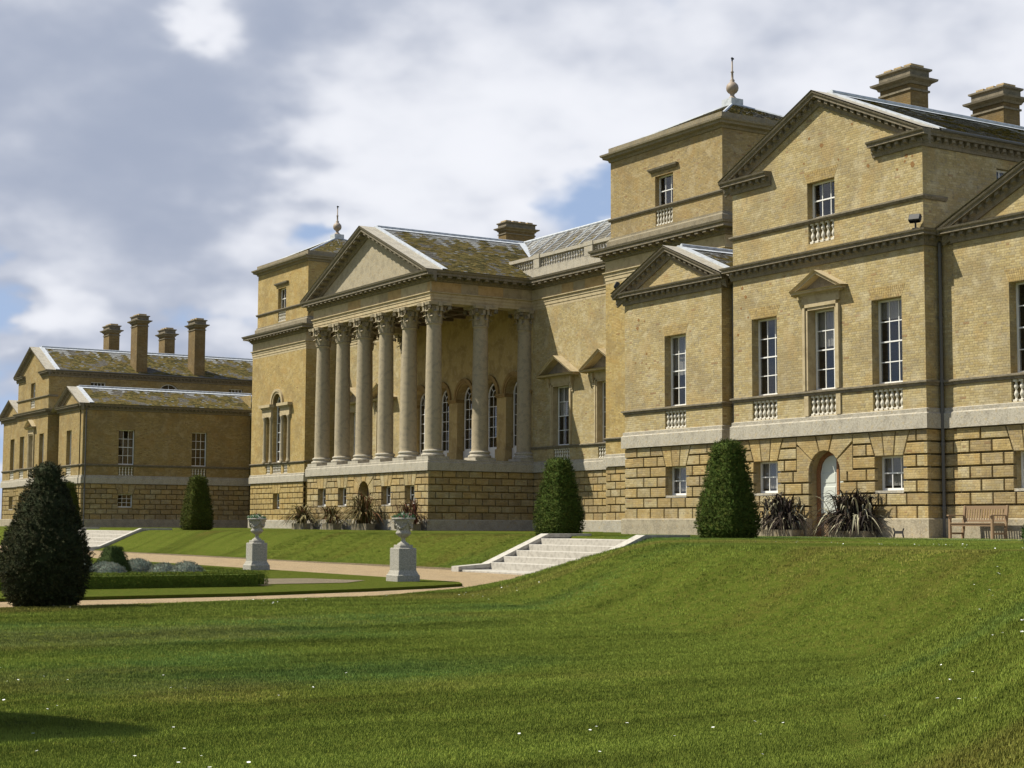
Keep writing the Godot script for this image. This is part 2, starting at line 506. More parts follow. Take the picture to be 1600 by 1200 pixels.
# arched window: rectangle with a half-round head
func arched_window(parent: Node, fr: Transform3D, u: float, y0: float, w: float, h: float, z: float, cols: int, rows: int):
	var o := sub(parent, "arched_window", spot(fr, u, y0, z))
	var r := w / 2
	var fw := 0.07
	var bw := 0.034
	var b := MB.new()
	b.box(-r, -r + fw, 0, h, -0.08, 0)
	b.box(r - fw, r, 0, h, -0.08, 0)
	b.box(-r + fw, r - fw, 0, fw + 0.05, -0.078, -0.002)
	var pw := (w - 2 * fw - (cols - 1) * bw) / cols
	var ph := (h - fw - 0.05 - rows * bw) / rows
	for k in rows:
		var y := fw + 0.05 + (k + 1) * ph + k * bw
		b.box(-r + fw, r - fw, y, y + bw, -0.055, -0.02)
	for c in range(1, cols):
		var x := -r + fw + c * pw + (c - 1) * bw
		b.box(x, x + bw, fw, h, -0.053, -0.022)
	arc_bar(b, h, r - fw, r, -0.08, 0.0)
	arc_bar(b, h, r * 0.42, r * 0.42 + bw, -0.053, -0.022)
	for a in [PI * 0.25, PI * 0.5, PI * 0.75]:
		var d := Vector2(cos(a), sin(a))
		var e := Vector2(-d.y, d.x) * bw * 0.5
		var p0 := d * r * 0.45
		var p1 := d * (r - fw * 0.5)
		b.slab([p0 - e + Vector2(0, h), p1 - e + Vector2(0, h), p1 + e + Vector2(0, h), p0 + e + Vector2(0, h)], -0.024, 0.028, 0.001)
	put(b.mesh(), "frame", M.paint, o)
	var q := "pane%.3f_%.3f" % [pw, ph]
	if not mesh_cache.has(q):
		var b3 := MB.new()
		b3.box(-pw / 2 - 0.004, pw / 2 + 0.004, -0.004, ph + 0.004, -0.004, 0.0)
		mesh_cache[q] = b3.mesh()
	for k in rows:
		for c in cols:
			put(mesh_cache[q], "pane", M.glass, o, Transform3D(Basis.from_euler(Vector3(rng.randf_range(-0.012, 0.012), rng.randf_range(-0.012, 0.012), 0)), Vector3(-r + fw + pw / 2 + c * (pw + bw), fw + 0.05 + k * (ph + bw), -0.036)))
	for k in 4:
		var b5 := MB.new()
		for s in 4:
			var t0 := PI * (k * 4 + s) / 16.0
			var t1 := PI * (k * 4 + s + 1) / 16.0
			b5.tri(Vector3(0, h, -0.038), Vector3(cos(t0), sin(t0), 0) * (r - fw * 0.6) + Vector3(0, h, -0.038), Vector3(cos(t1), sin(t1), 0) * (r - fw * 0.6) + Vector3(0, h, -0.038))
		put(b5.mesh(), "pane", M.glass, o)

func arc_bar(b: MB, cy: float, r0: float, r1: float, z0: float, z1: float, cu := 0.0):
	for k in 16:
		var a0 := PI * k / 16.0
		var a1 := PI * (k + 1) / 16.0
		var d0 := Vector3(cos(a0), sin(a0), 0)
		var d1 := Vector3(cos(a1), sin(a1), 0)
		var c := Vector3(cu, cy, 0)
		var f := Vector3(0, 0, z1)
		var k0 := Vector3(0, 0, z0)
		b.quad(c + d0 * r0 + f, c + d0 * r1 + f, c + d1 * r1 + f, c + d1 * r0 + f)
		b.quad(c + d0 * r1 + f, c + d0 * r1 + k0, c + d1 * r1 + k0, c + d1 * r1 + f)
		b.quad(c + d0 * r0 + k0, c + d0 * r0 + f, c + d1 * r0 + f, c + d1 * r0 + k0)

# moulded surround with a small pediment on brackets
func aedicule(parent: Node, fr: Transform3D, u: float, y0: float, hw: float, top: float, reach: float, apex: float, w: float):
	var o := sub(parent, "window_surround")
	var b := MB.new().at(fr)
	var t := 0.2
	for s in [-1.0, 1.0]:
		for st in [[0.0, 0.09, 0.06], [0.09, t, 0.1]]:
			var a: float = u + s * (hw + st[0])
			var c: float = u + s * (hw + st[1])
			b.box(minf(a, c), maxf(a, c), y0, top + st[0], w - 0.25 if st[0] == 0.0 else w - 0.02, w + st[2])
	b.box(u - hw, u + hw, top, top + 0.09, w - 0.25, w + 0.058)
	b.box(u - hw - 0.09, u + hw + 0.09, top + 0.09, top + t, w - 0.02, w + 0.098)
	mk(b, "architrave", M.ashlar, o)
	var f := MB.new().at(fr)
	f.box(u - hw - t - 0.02, u + hw + t + 0.02, top + t + 0.002, top + t + 0.26, w - 0.02, w + 0.08)
	mk(f, "frieze", M.ashlar, o)
	for s in [-1.0, 1.0]:
		var k := MB.new().at(fr)
		var uu: float = u + s * (hw + t + 0.09)
		for q in [[0.0, 0.3, 0.2], [-0.18, 0.0, 0.16], [-0.36, -0.18, 0.1], [-0.5, -0.36, 0.06]]:
			k.box(uu - 0.065, uu + 0.065, top + t - 0.05 + q[0], top + t - 0.05 + q[1], w - 0.01, w + q[2])
		if reach > 1.3:
			mk(k, "bracket", M.ashlar, o)
	var yc := top + t + 0.262
	var p := MB.new().at(fr)
	var out := 0.34 if reach < 1.3 else 0.56
	var pr := [Vector2(0.0, 0.0), Vector2(0.1, 0.0), Vector2(0.13, 0.05), Vector2(out - 0.06, 0.06), Vector2(out - 0.06, 0.1), Vector2(out, 0.14), Vector2(0.0, 0.15)]
	var e := reach - out
	p.path(pr, [Vector2(u - e, w - 0.05), Vector2(u - e, w), Vector2(u + e, w), Vector2(u + e, w - 0.05)], yc)
	var rise := apex - (yc + 0.15)
	var rp := [Vector2(0.04, -0.17), Vector2(0.1, -0.15), Vector2(out - 0.08, -0.12), Vector2(out - 0.08, -0.06), Vector2(out, 0.0), Vector2(-0.02, 0.02)]
	p.sweep(rp, Vector3(u - reach, yc + 0.15, w), Vector3(u, yc + 0.15 + rise, w), 0.0, 1e-6)
	p.sweep(rp, Vector3(u, yc + 0.15 + rise, w), Vector3(u + reach, yc + 0.15, w), 1e-6, 0.0)
	mk(p, "pediment", M.ashlar, o)
	var ty := MB.new().at(fr)
	ty.tri(Vector3(u - reach, yc + 0.13, w + 0.05), Vector3(u + reach, yc + 0.13, w + 0.05), Vector3(u, apex - 0.05, w + 0.05))
	mk(ty, "tympanum", M.trim, o)

func gap(iv: Array, lo: Vector2, hi: Vector2) -> Array:
	# intervals [a_bottom, a_top, b_bottom, b_top]; cut out the strip between the slanted edges lo and hi
	var r := []
	for i in iv:
		if i[2] <= lo.x or i[0] >= hi.x:
			r.append(i)
			continue
		if lo.x - i[0] > 0.06:
			r.append([i[0], i[1], lo.x, lo.y])
		if i[2] - hi.x > 0.06:
			r.append([hi.x, hi.y, i[2], i[3]])
	return r

# rusticated basement: courses of raised brick-faced blocks with sunk joints
func rustic(part: Node, fr: Transform3D, u0: float, u1: float, w: float, openings: Array, single: bool, stuff: MB, shift := 0.0):
	var n := 7
	var ch := (YB - YP) / n
	var jt := 0.056
	var pitch := 0.8
	var blocks := []
	for k in n:
		var ya := YP + k * ch + jt * 0.5
		var yb := YP + (k + 1) * ch - jt * 0.5
		if k == 0:
			ya = YP - 0.01
		var iv := [[u0, u0, u1, u1]]
		for o in openings:   # [u, half width, y0, y1, "win" or "door"]
			if o[4] == "win":
				if yb > o[2] + 0.02 and ya < o[3] - 0.05:
					iv = gap(iv, Vector2(o[0] - o[1], o[0] - o[1]), Vector2(o[0] + o[1], o[0] + o[1]))
				elif ya >= o[3] - 0.05:
					var ea: float = o[1] + 0.02 + (ya - o[3]) * 0.36
					var eb: float = o[1] + 0.02 + (yb - o[3]) * 0.36
					iv = gap(iv, Vector2(o[0] - ea, o[0] - eb), Vector2(o[0] + ea, o[0] + eb))
			else:
				if ya >= o[3] - 0.1:
					var q: float = o[1] + 0.56
					iv = gap(iv, Vector2(o[0] - q, o[0] - q), Vector2(o[0] + q, o[0] + q))
				else:
					iv = gap(iv, Vector2(o[0] - o[1], o[0] - o[1]), Vector2(o[0] + o[1], o[0] + o[1]))
		for i in iv:
			var cuts := []
			var x := (floorf((i[0] - u0) / pitch) + 1.0) * pitch + u0 + shift + (pitch * 0.5 if k % 2 == 1 else 0.0) - pitch
			while x < i[2]:
				if x > maxf(i[0], i[1]) + 0.2 and x < minf(i[2], i[3]) - 0.2:
					cuts.append(x)
				x += pitch
			var prev := Vector2(i[0], i[1])
			for c in cuts + [null]:
				var nx := Vector2(i[2], i[3]) if c == null else Vector2(c - 0.024, c - 0.024)
				blocks.append([Vector2(prev.x, ya), Vector2(nx.x, ya), Vector2(nx.y, yb), Vector2(prev.y, yb)])
				if c != null:
					prev = Vector2(c + 0.024, c + 0.024)
	for o in openings:
		if o[4] == "win":
			var m := 3
			for k in m:
				var fa := -1.0 + 2.0 * k / m
				var fb := -1.0 + 2.0 * (k + 1) / m
				var hb: float = o[1]
				var ht: float = o[1] + (YB - 0.02 - o[3]) * 0.36
				blocks.append([Vector2(o[0] + fa * hb + 0.014, o[3]), Vector2(o[0] + fb * hb - 0.014, o[3]), Vector2(o[0] + fb * ht - 0.014, YB - 0.02), Vector2(o[0] + fa * ht + 0.014, YB - 0.02)])
		else:
			var c := Vector2(o[0], o[3])
			var bx := PackedVector2Array([Vector2(o[0] - o[1] - 0.54, o[3] - 0.09), Vector2(o[0] + o[1] + 0.54, o[3] - 0.09), Vector2(o[0] + o[1] + 0.54, YB - 0.02), Vector2(o[0] - o[1] - 0.54, YB - 0.02)])
			for k in 5:
				var a0 := PI * k / 5.0 + 0.022
				var a1 := PI * (k + 1) / 5.0 - 0.022
				var am := (a0 + a1) / 2
				var dir := func(a: float) -> Vector2: return Vector2(cos(a), sin(a))
				var wedge := PackedVector2Array([c + dir.call(a0) * o[1], c + dir.call(a0) * 4.0, c + dir.call(a1) * 4.0, c + dir.call(a1) * o[1], c + dir.call(am) * o[1] * 1.0])
				for pl in Geometry2D.intersect_polygons(wedge, bx):
					var arr := []
					for v in pl:
						arr.append(v)
					if Geometry2D.is_polygon_clockwise(pl):
						arr.reverse()
					blocks.append(arr)
	var bricks := [M.brick, M.brick_b, M.brick_c]
	for pl in blocks:
		if single:
			var cen := Vector2.ZERO
			for v in pl:
				cen += v / pl.size()
			var key := "blk"
			var loc := []
			for v in pl:
				loc.append(v - cen)
				key += "%.3f,%.3f;" % [v.x - cen.x, v.y - cen.y]
			if fr.basis.determinant() < 0:   # mirrored wing: mirror the outline, keep the facing
				key += "m"
				var ml := []
				for v in loc:
					ml.append(Vector2(-v.x, v.y))
				ml.reverse()
				loc = ml
			if not mesh_cache.has(key):
				var b := MB.new()
				b.slab(loc, 0.0, 0.13, 0.014)
				mesh_cache[key] = b.mesh()
			put(mesh_cache[key], "block", bricks[rng.randi() % 3], part, spot(fr, cen.x, cen.y, w + rng.randf_range(-0.004, 0.004)))
		else:
			stuff.at(fr)
			stuff.slab(pl, w, 0.13, 0.014)

func modillions(b: MB, fr: Transform3D, a: Vector3, c: Vector3, spacing: float, wd: float, y0: float, y1: float, w0: float, w1: float):
	# a row of small brackets along the line a-c; y is measured from that line
	b.at(fr)
	var len_ := Vector2(c.x - a.x, c.y - a.y).length()
	var n := maxi(1, int(len_ / spacing))
	for i in n:
		var p := a.lerp(c, (i + 0.5) / n)
		var s := (c.y - a.y) / (c.x - a.x) if absf(c.x - a.x) > 1e-5 else 0.0
		var d := wd * 0.5
		var q := []
		for zz in [w0, w1]:
			q.append(Vector3(p.x - d, p.y - s * d + (y0 if zz == w0 else y0 + 0.35 * (y1 - y0)), p.z + zz)); q.append(Vector3(p.x + d, p.y + s * d + (y0 if zz == w0 else y0 + 0.35 * (y1 - y0)), p.z + zz)); q.append(Vector3(p.x + d, p.y + s * d + y1, p.z + zz)); q.append(Vector3(p.x - d, p.y - s * d + y1, p.z + zz))
		b.quad(q[4], q[5], q[6], q[7])
		b.quad(q[5], q[1], q[2], q[6])
		b.quad(q[0], q[4], q[7], q[3])
		b.quad(q[0], q[1], q[5], q[4])

func path_modillions(b: MB, sx: float, pts: Array, y: float, spacing: float, wd: float, y0: float, y1: float, w0: float, w1: float):
	for i in pts.size() - 1:
		var p: Vector2 = pts[i]
		var q: Vector2 = pts[i + 1]
		if p.distance_to(q) < 0.5:
			continue
		if absf(p.y - q.y) < 1e-4:
			modillions(b, face("front", sx), Vector3(p.x, y, p.y), Vector3(q.x, y, p.y), spacing, wd, y0, y1, w0, w1)
		elif q.y < p.y:
			modillions(b, face("right", sx), Vector3(-p.y, y, p.x), Vector3(-q.y, y, p.x), spacing, wd, y0, y1, w0, w1)
		else:
			modillions(b, face("left", sx), Vector3(p.y, y, -p.x), Vector3(q.y, y, -p.x), spacing, wd, y0, y1, w0, w1)

# one slope of a roof laid in overlapping courses of slate; a,b along the eave, c,d along the ridge (above b and a)
func slope(mb: MB, a: Vector3, b: Vector3, c: Vector3, d: Vector3, course := 0.2, moss := 0.9):
	var n := maxi(1, int((d - a).length() / course))
	var nrm := (b - a).cross(d - a).normalized()
	var cols := maxi(1, int((b - a).length() / 0.19))
	var wash := []   # how far the pale wash from the ridge lead runs down, column by column
	var last := 0.0
	for k in cols + 1:
		last = lerpf(last, pow(rng.randf(), 2.5) * 0.5, 0.6)
		wash.append(last)
	for i in n:
		var t0 := float(i) / n
		var t1 := float(i + 1) / n
		for k in cols:
			var f0 := (k + (0.5 if i % 2 == 1 else 0.0)) / cols
			var f1 := (k + 1 + (0.5 if i % 2 == 1 else 0.0)) / cols
			if i % 2 == 1 and k == 0:
				f0 = 0.0
			f1 = minf(f1, 1.0)
			if f0 >= f1:
				continue
			var lift := nrm * rng.randf_range(0.014, 0.03)
			var p0 := a.lerp(d, t0).lerp(b.lerp(c, t0), f0)
			var p1 := a.lerp(d, t0).lerp(b.lerp(c, t0), f1)
			var q0 := a.lerp(d, t1).lerp(b.lerp(c, t1), f0)
			var q1 := a.lerp(d, t1).lerp(b.lerp(c, t1), f1)
			var mid := (p0 + q1) * 0.5
			var m := moss_noise.get_noise_3d(mid.x, mid.y * 1.5, mid.z) + rng.randf_range(-0.15, 0.15)
			var col := Color(0.15, 0.138, 0.112)
			if m > 0.22 - 0.55 * moss: col = Color(0.155, 0.118, 0.030)
			if m > 0.40 - 0.32 * moss: col = Color(0.085, 0.072, 0.018)
			if m > 0.62 - 0.3 * moss: col = Color(0.17, 0.135, 0.035)
			if rng.randf() < 0.1 - 0.06 * moss: col = Color(0.2, 0.2, 0.185)
			if 1.0 - t0 < wash[k] + rng.randf_range(-0.05, 0.05): col = Color(0.30, 0.30, 0.285)
			var v := rng.randf_range(0.88, 1.12)
			mb.col(Color(col.r * v, col.g * v, col.b * v))
			mb.quad(p0 + lift, p1 + lift, q1, q0)
			mb.quad(p0, p1, p1 + lift, p0 + lift)
	mb.col(Color(0.3, 0.3, 0.3))

var moss_noise := FastNoiseLite.new()

func bar(b: MB, p: Vector3, q: Vector3, r: float, seg := 8):
	var d := (q - p).normalized()
	var s := d.cross(Vector3.UP if absf(d.y) < 0.9 else Vector3.RIGHT).normalized()
	var t := s.cross(d)
	for i in seg:
		var a0 := TAU * i / seg
		var a1 := TAU * (i + 1) / seg
		var o0 := (s * cos(a0) + t * sin(a0)) * r
		var o1 := (s * cos(a1) + t * sin(a1)) * r
		b.quad(p + o0, p + o1, q + o1, q + o0)
		b.tri(q, q + o0, q + o1)
		b.tri(p, p + o1, p + o0)

func chimney(parent: Node, sx: float, x: float, z: float, wx: float, wz: float, y0: float, top: float, m: Material, cap_m: Material, pots: int):
	var o := sub(parent, "chimney")
	var t := face("front", sx)
	var b := MB.new().at(t)
	b.box(x - wx / 2, x + wx / 2, y0, top - 0.62, z - wz / 2, z + wz / 2)
	mk(b, "shaft", m, o)
	var c := MB.new().at(t)
	var rect := [Vector2(x - wx / 2, z + wz / 2), Vector2(x + wx / 2, z + wz / 2), Vector2(x + wx / 2, z - wz / 2), Vector2(x - wx / 2, z - wz / 2)]
	c.path([Vector2(0.0, -0.98), Vector2(0.05, -0.97), Vector2(0.05, -0.9), Vector2(0.0, -0.89)], rect, top, true)
	c.path([Vector2(0.0, -0.74), Vector2(0.05, -0.74), Vector2(0.09, -0.66), Vector2(0.24, -0.58), Vector2(0.26, -0.51), Vector2(0.03, -0.46), Vector2(0.03, -0.25), Vector2(0.11, -0.2), Vector2(0.11, -0.14), Vector2(0.0, -0.12)], rect, top, true)
	c.quad(Vector3(x - wx / 2, top - 0.12, z + wz / 2), Vector3(x + wx / 2, top - 0.12, z + wz / 2), Vector3(x + wx / 2, top - 0.12, z - wz / 2), Vector3(x - wx / 2, top - 0.12, z - wz / 2))
	mk(c, "cap", cap_m, o)
	for i in pots:
		var p := MB.new().at(t)
		var cx := x
		var cz := z
		if wx > wz:
			cx = x - wx / 2 + wx * (i + 0.5) / pots
		else:
			cz = z - wz / 2 + wz * (i + 0.5) / pots
		var hx := (wx / pots if wx > wz else wx) * 0.36
		var hz := (wz if wx > wz else wz / pots) * 0.36
		p.box(cx - hx, cx + hx, top - 0.122, top, cz - hz, cz + hz)
		mk(p, "chimney_pot", M.pot, o)

const CORNICE := [Vector2(0.0, -0.44), Vector2(0.05, -0.43), Vector2(0.07, -0.34), Vector2(0.1, -0.31), Vector2(0.1, -0.16), Vector2(0.27, -0.16), Vector2(0.27, -0.09), Vector2(0.32, -0.05), Vector2(0.34, 0.0), Vector2(0.0, 0.03)]
const PLINTH := [Vector2(0.1, -0.3), Vector2(0.1, 0.54), Vector2(0.07, 0.57), Vector2(-0.14, 0.575)]
const BAND := [Vector2(-0.14, 3.1), Vector2(0.1, 3.1), Vector2(0.1, 3.52), Vector2(0.055, 3.56), Vector2(0.055, 3.66), Vector2(0.0, 3.685)]
const STRING := [Vector2(0.0, 4.31), Vector2(0.04, 4.32), Vector2(0.05, 4.385), Vector2(0.1, 4.405), Vector2(0.1, 4.455), Vector2(0.0, 4.475)]
const ARCHITRAVE := [Vector2(0.006, -1.62), Vector2(0.006, -1.47), Vector2(0.03, -1.47), Vector2(0.03, -1.29), Vector2(0.06, -1.29), Vector2(0.06, -1.15), Vector2(0.13, -1.12), Vector2(0.13, -1.07), Vector2(0.02, -1.06), Vector2(0.02, -0.54)]
const GREAT := [Vector2(0.02, -0.54), Vector2(0.1, -0.5), Vector2(0.12, -0.43), Vector2(0.19, -0.41), Vector2(0.19, -0.26), Vector2(0.54, -0.26), Vector2(0.54, -0.14), Vector2(0.6, -0.1), Vector2(0.64, 0.0), Vector2(0.0, 0.04)]

# ------------------------------------------------------------------ a garden wing: three gabled bays
func wing(sx: float, near: bool) -> Node3D:
	var o := base("pavilion_wing", Vector3.ZERO)
	var F := face("front", sx)
	var L := face("left", sx)
	var R := face("right", sx)
	var bm: Material = M.brick if near else M.brick_far
	var zA := -0.5
	var zl := -0.6
	var zs := -1.0
	var xa := 32.78
	var xi := 33.35
	var xa1 := 38.43
	var xb0 := 39.65
	var xb1 := 48.11
	var xc0 := 48.75
	var xc1 := 53.85
	var xc := 54.42
	var zE := -13.2
	var back := -26.0
	var xm := 43.88
	var wa := 35.87   # window axes
	var wc := 51.32
	var wb := [41.18, 43.88, 46.6]
	var plan := [Vector2(xa, zE), Vector2(xa, -0.56), Vector2(xi, -0.56), Vector2(xi, zA), Vector2(xa1, zA), Vector2(xa1, zs), Vector2(xb0, zs), Vector2(xb0, 0), Vector2(xb1, 0), Vector2(xb1, zl), Vector2(xc0, zl), Vector2(xc0, zA), Vector2(xc1, zA), Vector2(xc1, -0.56), Vector2(xc, -0.56), Vector2(xc, zE)]
	# ---- walls of the main floor
	var win := func(u: float) -> Array: return [[u - 0.61, u + 0.61, YS + 0.01, 6.96, 0.4, false], [u - 0.6, u + 0.6, 3.7, 4.32, 0.24, false]]
	var w := MB.new().at(F)
	w.wall(xi, xa1, YB, 8.75, zA, win.call(wa))
	w.wall(xa, xi, YB, 8.75, -0.56, [])
	w.wall(xc0, xc1, YB, 8.75, zA, win.call(wc))
	w.wall(xc1, xc, YB, 8.75, -0.56, [])
	w.wall(xa1, xb0, YB, 8.75, zs, [])
	w.wall(xb1, xc0, YB, 8.75, zl, [])
	var hb := []
	for u in wb:
		hb.append_array(win.call(u))
	w.wall(xb0, xb1, YB, 11.3, 0.0, hb + [[xm - 0.61, xm + 0.61, 9.8, 10.94, 0.35, false], [xm - 0.58, xm + 0.58, 9.02, 9.68, 0.22, false]])
	w.tri(Vector3(xb0, 11.3, 0), Vector3(xb1, 11.3, 0), Vector3(xm, 13.42, 0))
	# gables of the side bays
	for g in [[(xa + xa1) / 2, (xa1 - xa) / 2, zA], [(xc0 + xc) / 2, (xc - xc0) / 2, zA]]:
		w.tri(Vector3(g[0] - g[1], 8.74, g[2]), Vector3(g[0] + g[1], 8.74, g[2]), Vector3(g[0], 9.95, g[2]))
	# backs of the baluster niches
	for u in [wa, wb[0], wb[1], wb[2], wc]:
		var wz: float = 0.0 if (u > xb0 and u < xb1) else zA
		w.quad(Vector3(u - 0.6, 3.7, wz - 0.24), Vector3(u + 0.6, 3.7, wz - 0.24), Vector3(u + 0.6, 4.32, wz - 0.24), Vector3(u - 0.6, 4.32, wz - 0.24))
	w.quad(Vector3(xm - 0.58, 9.02, -0.22), Vector3(xm + 0.58, 9.02, -0.22), Vector3(xm + 0.58, 9.68, -0.22), Vector3(xm - 0.58, 9.68, -0.22))
	# returns and sides
	w.at(R)
	w.wall(0.5, 1.0, YB, 8.75, xa1, [])
	w.wall(0.0, 0.6, YB, 8.75, xb1, [])
	w.wall(-0.0, -back, 8.7, 11.55, xb1, [[3.05, 4.2, 10.42, 10.9, 0.25, false], [14.2, 15.35, 10.42, 10.9, 0.25, false]])
	w.wall(0.56, -zE, YB, 8.75, xc, [])
	w.at(L)
	w.wall(back, 0.0, 8.7, 11.55, -xb0, [[-4.3, -3.15, 10.42, 10.9, 0.25, false], [-15.35, -14.2, 10.42, 10.9, 0.25, false], [-10.2, -8.4, 10.1, 10.12, 0.25, true]])
	w.wall(zs, 0.0, YB, 8.75, -xb0, [])
	w.wall(zl, zA, YB, 8.75, -xc0, [])
	w.wall(zE, -0.56, YB, 8.75, -xa, [[-4.35, -3.17, YS + 0.01, 6.96, 0.35, false], [-4.32, -3.2, 3.7, 4.32, 0.2, false], [-9.82, -8.66, YS + 0.01, 6.96, 0.35, false], [-9.8, -8.68, 3.7, 4.32, 0.2, false]])
	for c in [-3.76, -9.24]:
		w.quad(Vector3(c - 0.56, 3.7, -xa - 0.2), Vector3(c + 0.56, 3.7, -xa - 0.2), Vector3(c + 0.56, 4.32, -xa - 0.2), Vector3(c - 0.56, 4.32, -xa - 0.2))
	w.wall(back, zs, 0, 8.7, -xb0, [])
	w.at(R)
	w.wall(-zl, -back, 0, 8.7, xb1, [])
	w.at(face("back", sx))
	w.wall(-xb1, -xb0, 0, 13.4, -back, [])
	w.wall(-xb0, -xa, 0, 9.9, -zE + 0.02, [])
	w.wall(-xc, -xb1, 0, 9.9, -zE, [])
	mk(w, "wall", bm, o)
	# ---- rusticated basement
	var lowers := [[wa, 0.58], [wc, 0.58], [wb[0], 0.58], [wb[2], 0.57]]
	var bw := MB.new().at(F)
	var dpt := 0.13
	bw.wall(xi, xa1, 0, YB, zA - dpt, [[wa - 0.58, wa + 0.58, 1.29, 2.37, 0.3, false]])
	bw.wall(xa, xi, 0, YB, -0.56 - dpt, [])
	bw.wall(xc0, xc1, 0, YB, zA - dpt, [[wc - 0.58, wc + 0.58, 1.29, 2.37, 0.3, false]])
	bw.wall(xc1, xc, 0, YB, -0.56 - dpt, [])
	bw.wall(xa1, xb0, 0, YB, zs - dpt, [])
	bw.wall(xb1, xc0, 0, YB, zl - dpt, [])
	bw.wall(xb0, xb1, 0, YB, -dpt, [[wb[0] - 0.58, wb[0] + 0.58, 1.29, 2.37, 0.3, false], [wb[2] - 0.57, wb[2] + 0.57, 1.29, 2.37, 0.3, false], [xm - 0.69, xm + 0.69, 0.0, 1.93, 0.45, true]])
	bw.at(R)
	bw.wall(0.5 + dpt, 1.0 + dpt, 0, YB, xa1 - dpt, [])
	bw.wall(dpt, 0.6 + dpt, 0, YB, xb1 - dpt, [])
	bw.wall(0.56, -zE, 0, YB, xc - dpt, [])
	bw.at(L)
	bw.wall(zE, -0.56 - dpt, 0, YB, -xa - dpt, [[-4.3, -3.22, 1.42, 2.37, 0.3, false]])
	bw.wall(zl, zA, 0, YB, -xc0 - dpt, [])
	var basement := mk(bw, "basement", bm, o)
	var stuff := MB.new()
	rustic(basement, F, xi, xa1, zA, [[wa, 0.58, 1.29, 2.37, "win"]], near, stuff, 0.25)
	rustic(basement, F, xa, xi, -0.56, [], near, stuff)
	rustic(basement, F, xb0, xb1, 0.0, [[wb[0], 0.58, 1.29, 2.37, "win"], [wb[2], 0.57, 1.29, 2.37, "win"], [xm, 0.69, 0.0, 1.93, "door"]], near, stuff, 0.03)
	rustic(basement, F, xc0, xc1, zA, [[wc, 0.58, 1.29, 2.37, "win"]], near, stuff, 0.05)
	rustic(basement, R, 0.0, 0.6, xb1, [], near, stuff)
	rustic(basement, R, 0.5, 1.0, xa1, [], near, stuff)
	rustic(basement, F, xb1, xc0, zl, [], near, stuff)
	if not near:
		rustic(basement, L, zE, -0.56, -xa, [[-3.76, 0.54, 1.42, 2.37, "win"]], true, stuff)
		var sp := mk(stuff, "rusticated_blocks", bm, o)
		tag(sp, "", "", "", "stuff")
	# ---- stone courses
	var pl := MB.new().at(F)
	pl.path(PLINTH, plan.slice(0, 8) + [Vector2(xm - 0.69, 0)], 0.0)
	pl.path(PLINTH, [Vector2(xm + 0.69, 0)] + plan.slice(8), 0.0)
	for s in [-1.0, 1.0]:
		pl.quad(Vector3(xm + s * 0.69, 0, -0.14), Vector3(xm + s * 0.69, 0, 0.1), Vector3(xm + s * 0.69, 0.56, 0.1), Vector3(xm + s * 0.69, 0.56, -0.14))
	mk(pl, "plinth", M.stone_plinth, o)
	var bd := MB.new().at(F)
	bd.path(BAND, plan, 0.0)
	mk(bd, "stone_band", M.stone, o)
	var sc := MB.new().at(F)
	sc.path(STRING, plan, 0.0)
	sc.path([Vector2(0.0, -0.13), Vector2(0.05, -0.12), Vector2(0.1, -0.05), Vector2(0.1, 0.0), Vector2(0.0, 0.02)], [Vector2(xb0, -0.7), Vector2(xb0, 0), Vector2(xb1, 0), Vector2(xb1, -0.9)], 9.78)
	mk(sc, "string_course", M.trim, o)
	# ---- cornices
	var co := MB.new().at(F)
	co.path(CORNICE, plan, 8.75)
	var md := MB.new()
	path_modillions(md, sx, plan, 8.75, 0.3, 0.13, -0.31, -0.165, 0.09, 0.21)
	co.at(F)
	# side bays: raking cornices
	for g in [[(xa + xa1) / 2, (xa1 - xa) / 2 + 0.34, zA], [(xc0 + xc) / 2, (xc - xc0) / 2 + 0.34, zA]]:
		co.at(F)
		co.sweep(CORNICE, Vector3(g[0] - g[1], 8.72, g[2]), Vector3(g[0], 10.1, g[2]), 0.0, 1e-6)
		co.sweep(CORNICE, Vector3(g[0], 10.1, g[2]), Vector3(g[0] + g[1], 8.72, g[2]), 1e-6, 0.0)
		modillions(md, F, Vector3(g[0] - g[1] + 0.5, 8.94, g[2]), Vector3(g[0] - 0.05, 10.08, g[2]), 0.31, 0.13, -0.31, -0.165, 0.09, 0.21)
		modillions(md, F, Vector3(g[0] + 0.05, 10.08, g[2]), Vector3(g[0] + g[1] - 0.5, 8.94, g[2]), 0.31, 0.13, -0.31, -0.165, 0.09, 0.21)
	# centre bay: returns, rakes and eaves
	co.at(F)
	co.path(CORNICE, [Vector2(xb0, back), Vector2(xb0, 0), Vector2(xb0 + 1.95, 0)], 11.62)
	co.path(CORNICE, [Vector2(xb1 - 1.95, 0), Vector2(xb1, 0), Vector2(xb1, back)], 11.62)
	for s in [-1.0, 1.0]:
		var e: float = (xb0 + 1.95) if s < 0 else (xb1 - 1.95)
		var poly := PackedVector2Array(CORNICE)
		poly.append(Vector2(0, -0.44))
		var ix := Geometry2D.triangulate_polygon(poly)
		for k in range(0, ix.size(), 3):
			var q := []
			for j in 3:
				q.append(Vector3(e, 11.62 + poly[ix[k + j]].y, poly[ix[k + j]].x))
			co.tri(q[0], q[1], q[2])
	co.sweep(CORNICE, Vector3(xb0 - 0.34, 11.6, 0), Vector3(xm, 13.69, 0), 0.0, 1e-6)
	co.sweep(CORNICE, Vector3(xm, 13.69, 0), Vector3(xb1 + 0.34, 11.6, 0), 1e-6, 0.0)
	modillions(md, F, Vector3(xb0 + 0.2, 11.85, 0), Vector3(xm - 0.06, 13.66, 0), 0.31, 0.13, -0.31, -0.165, 0.09, 0.21)
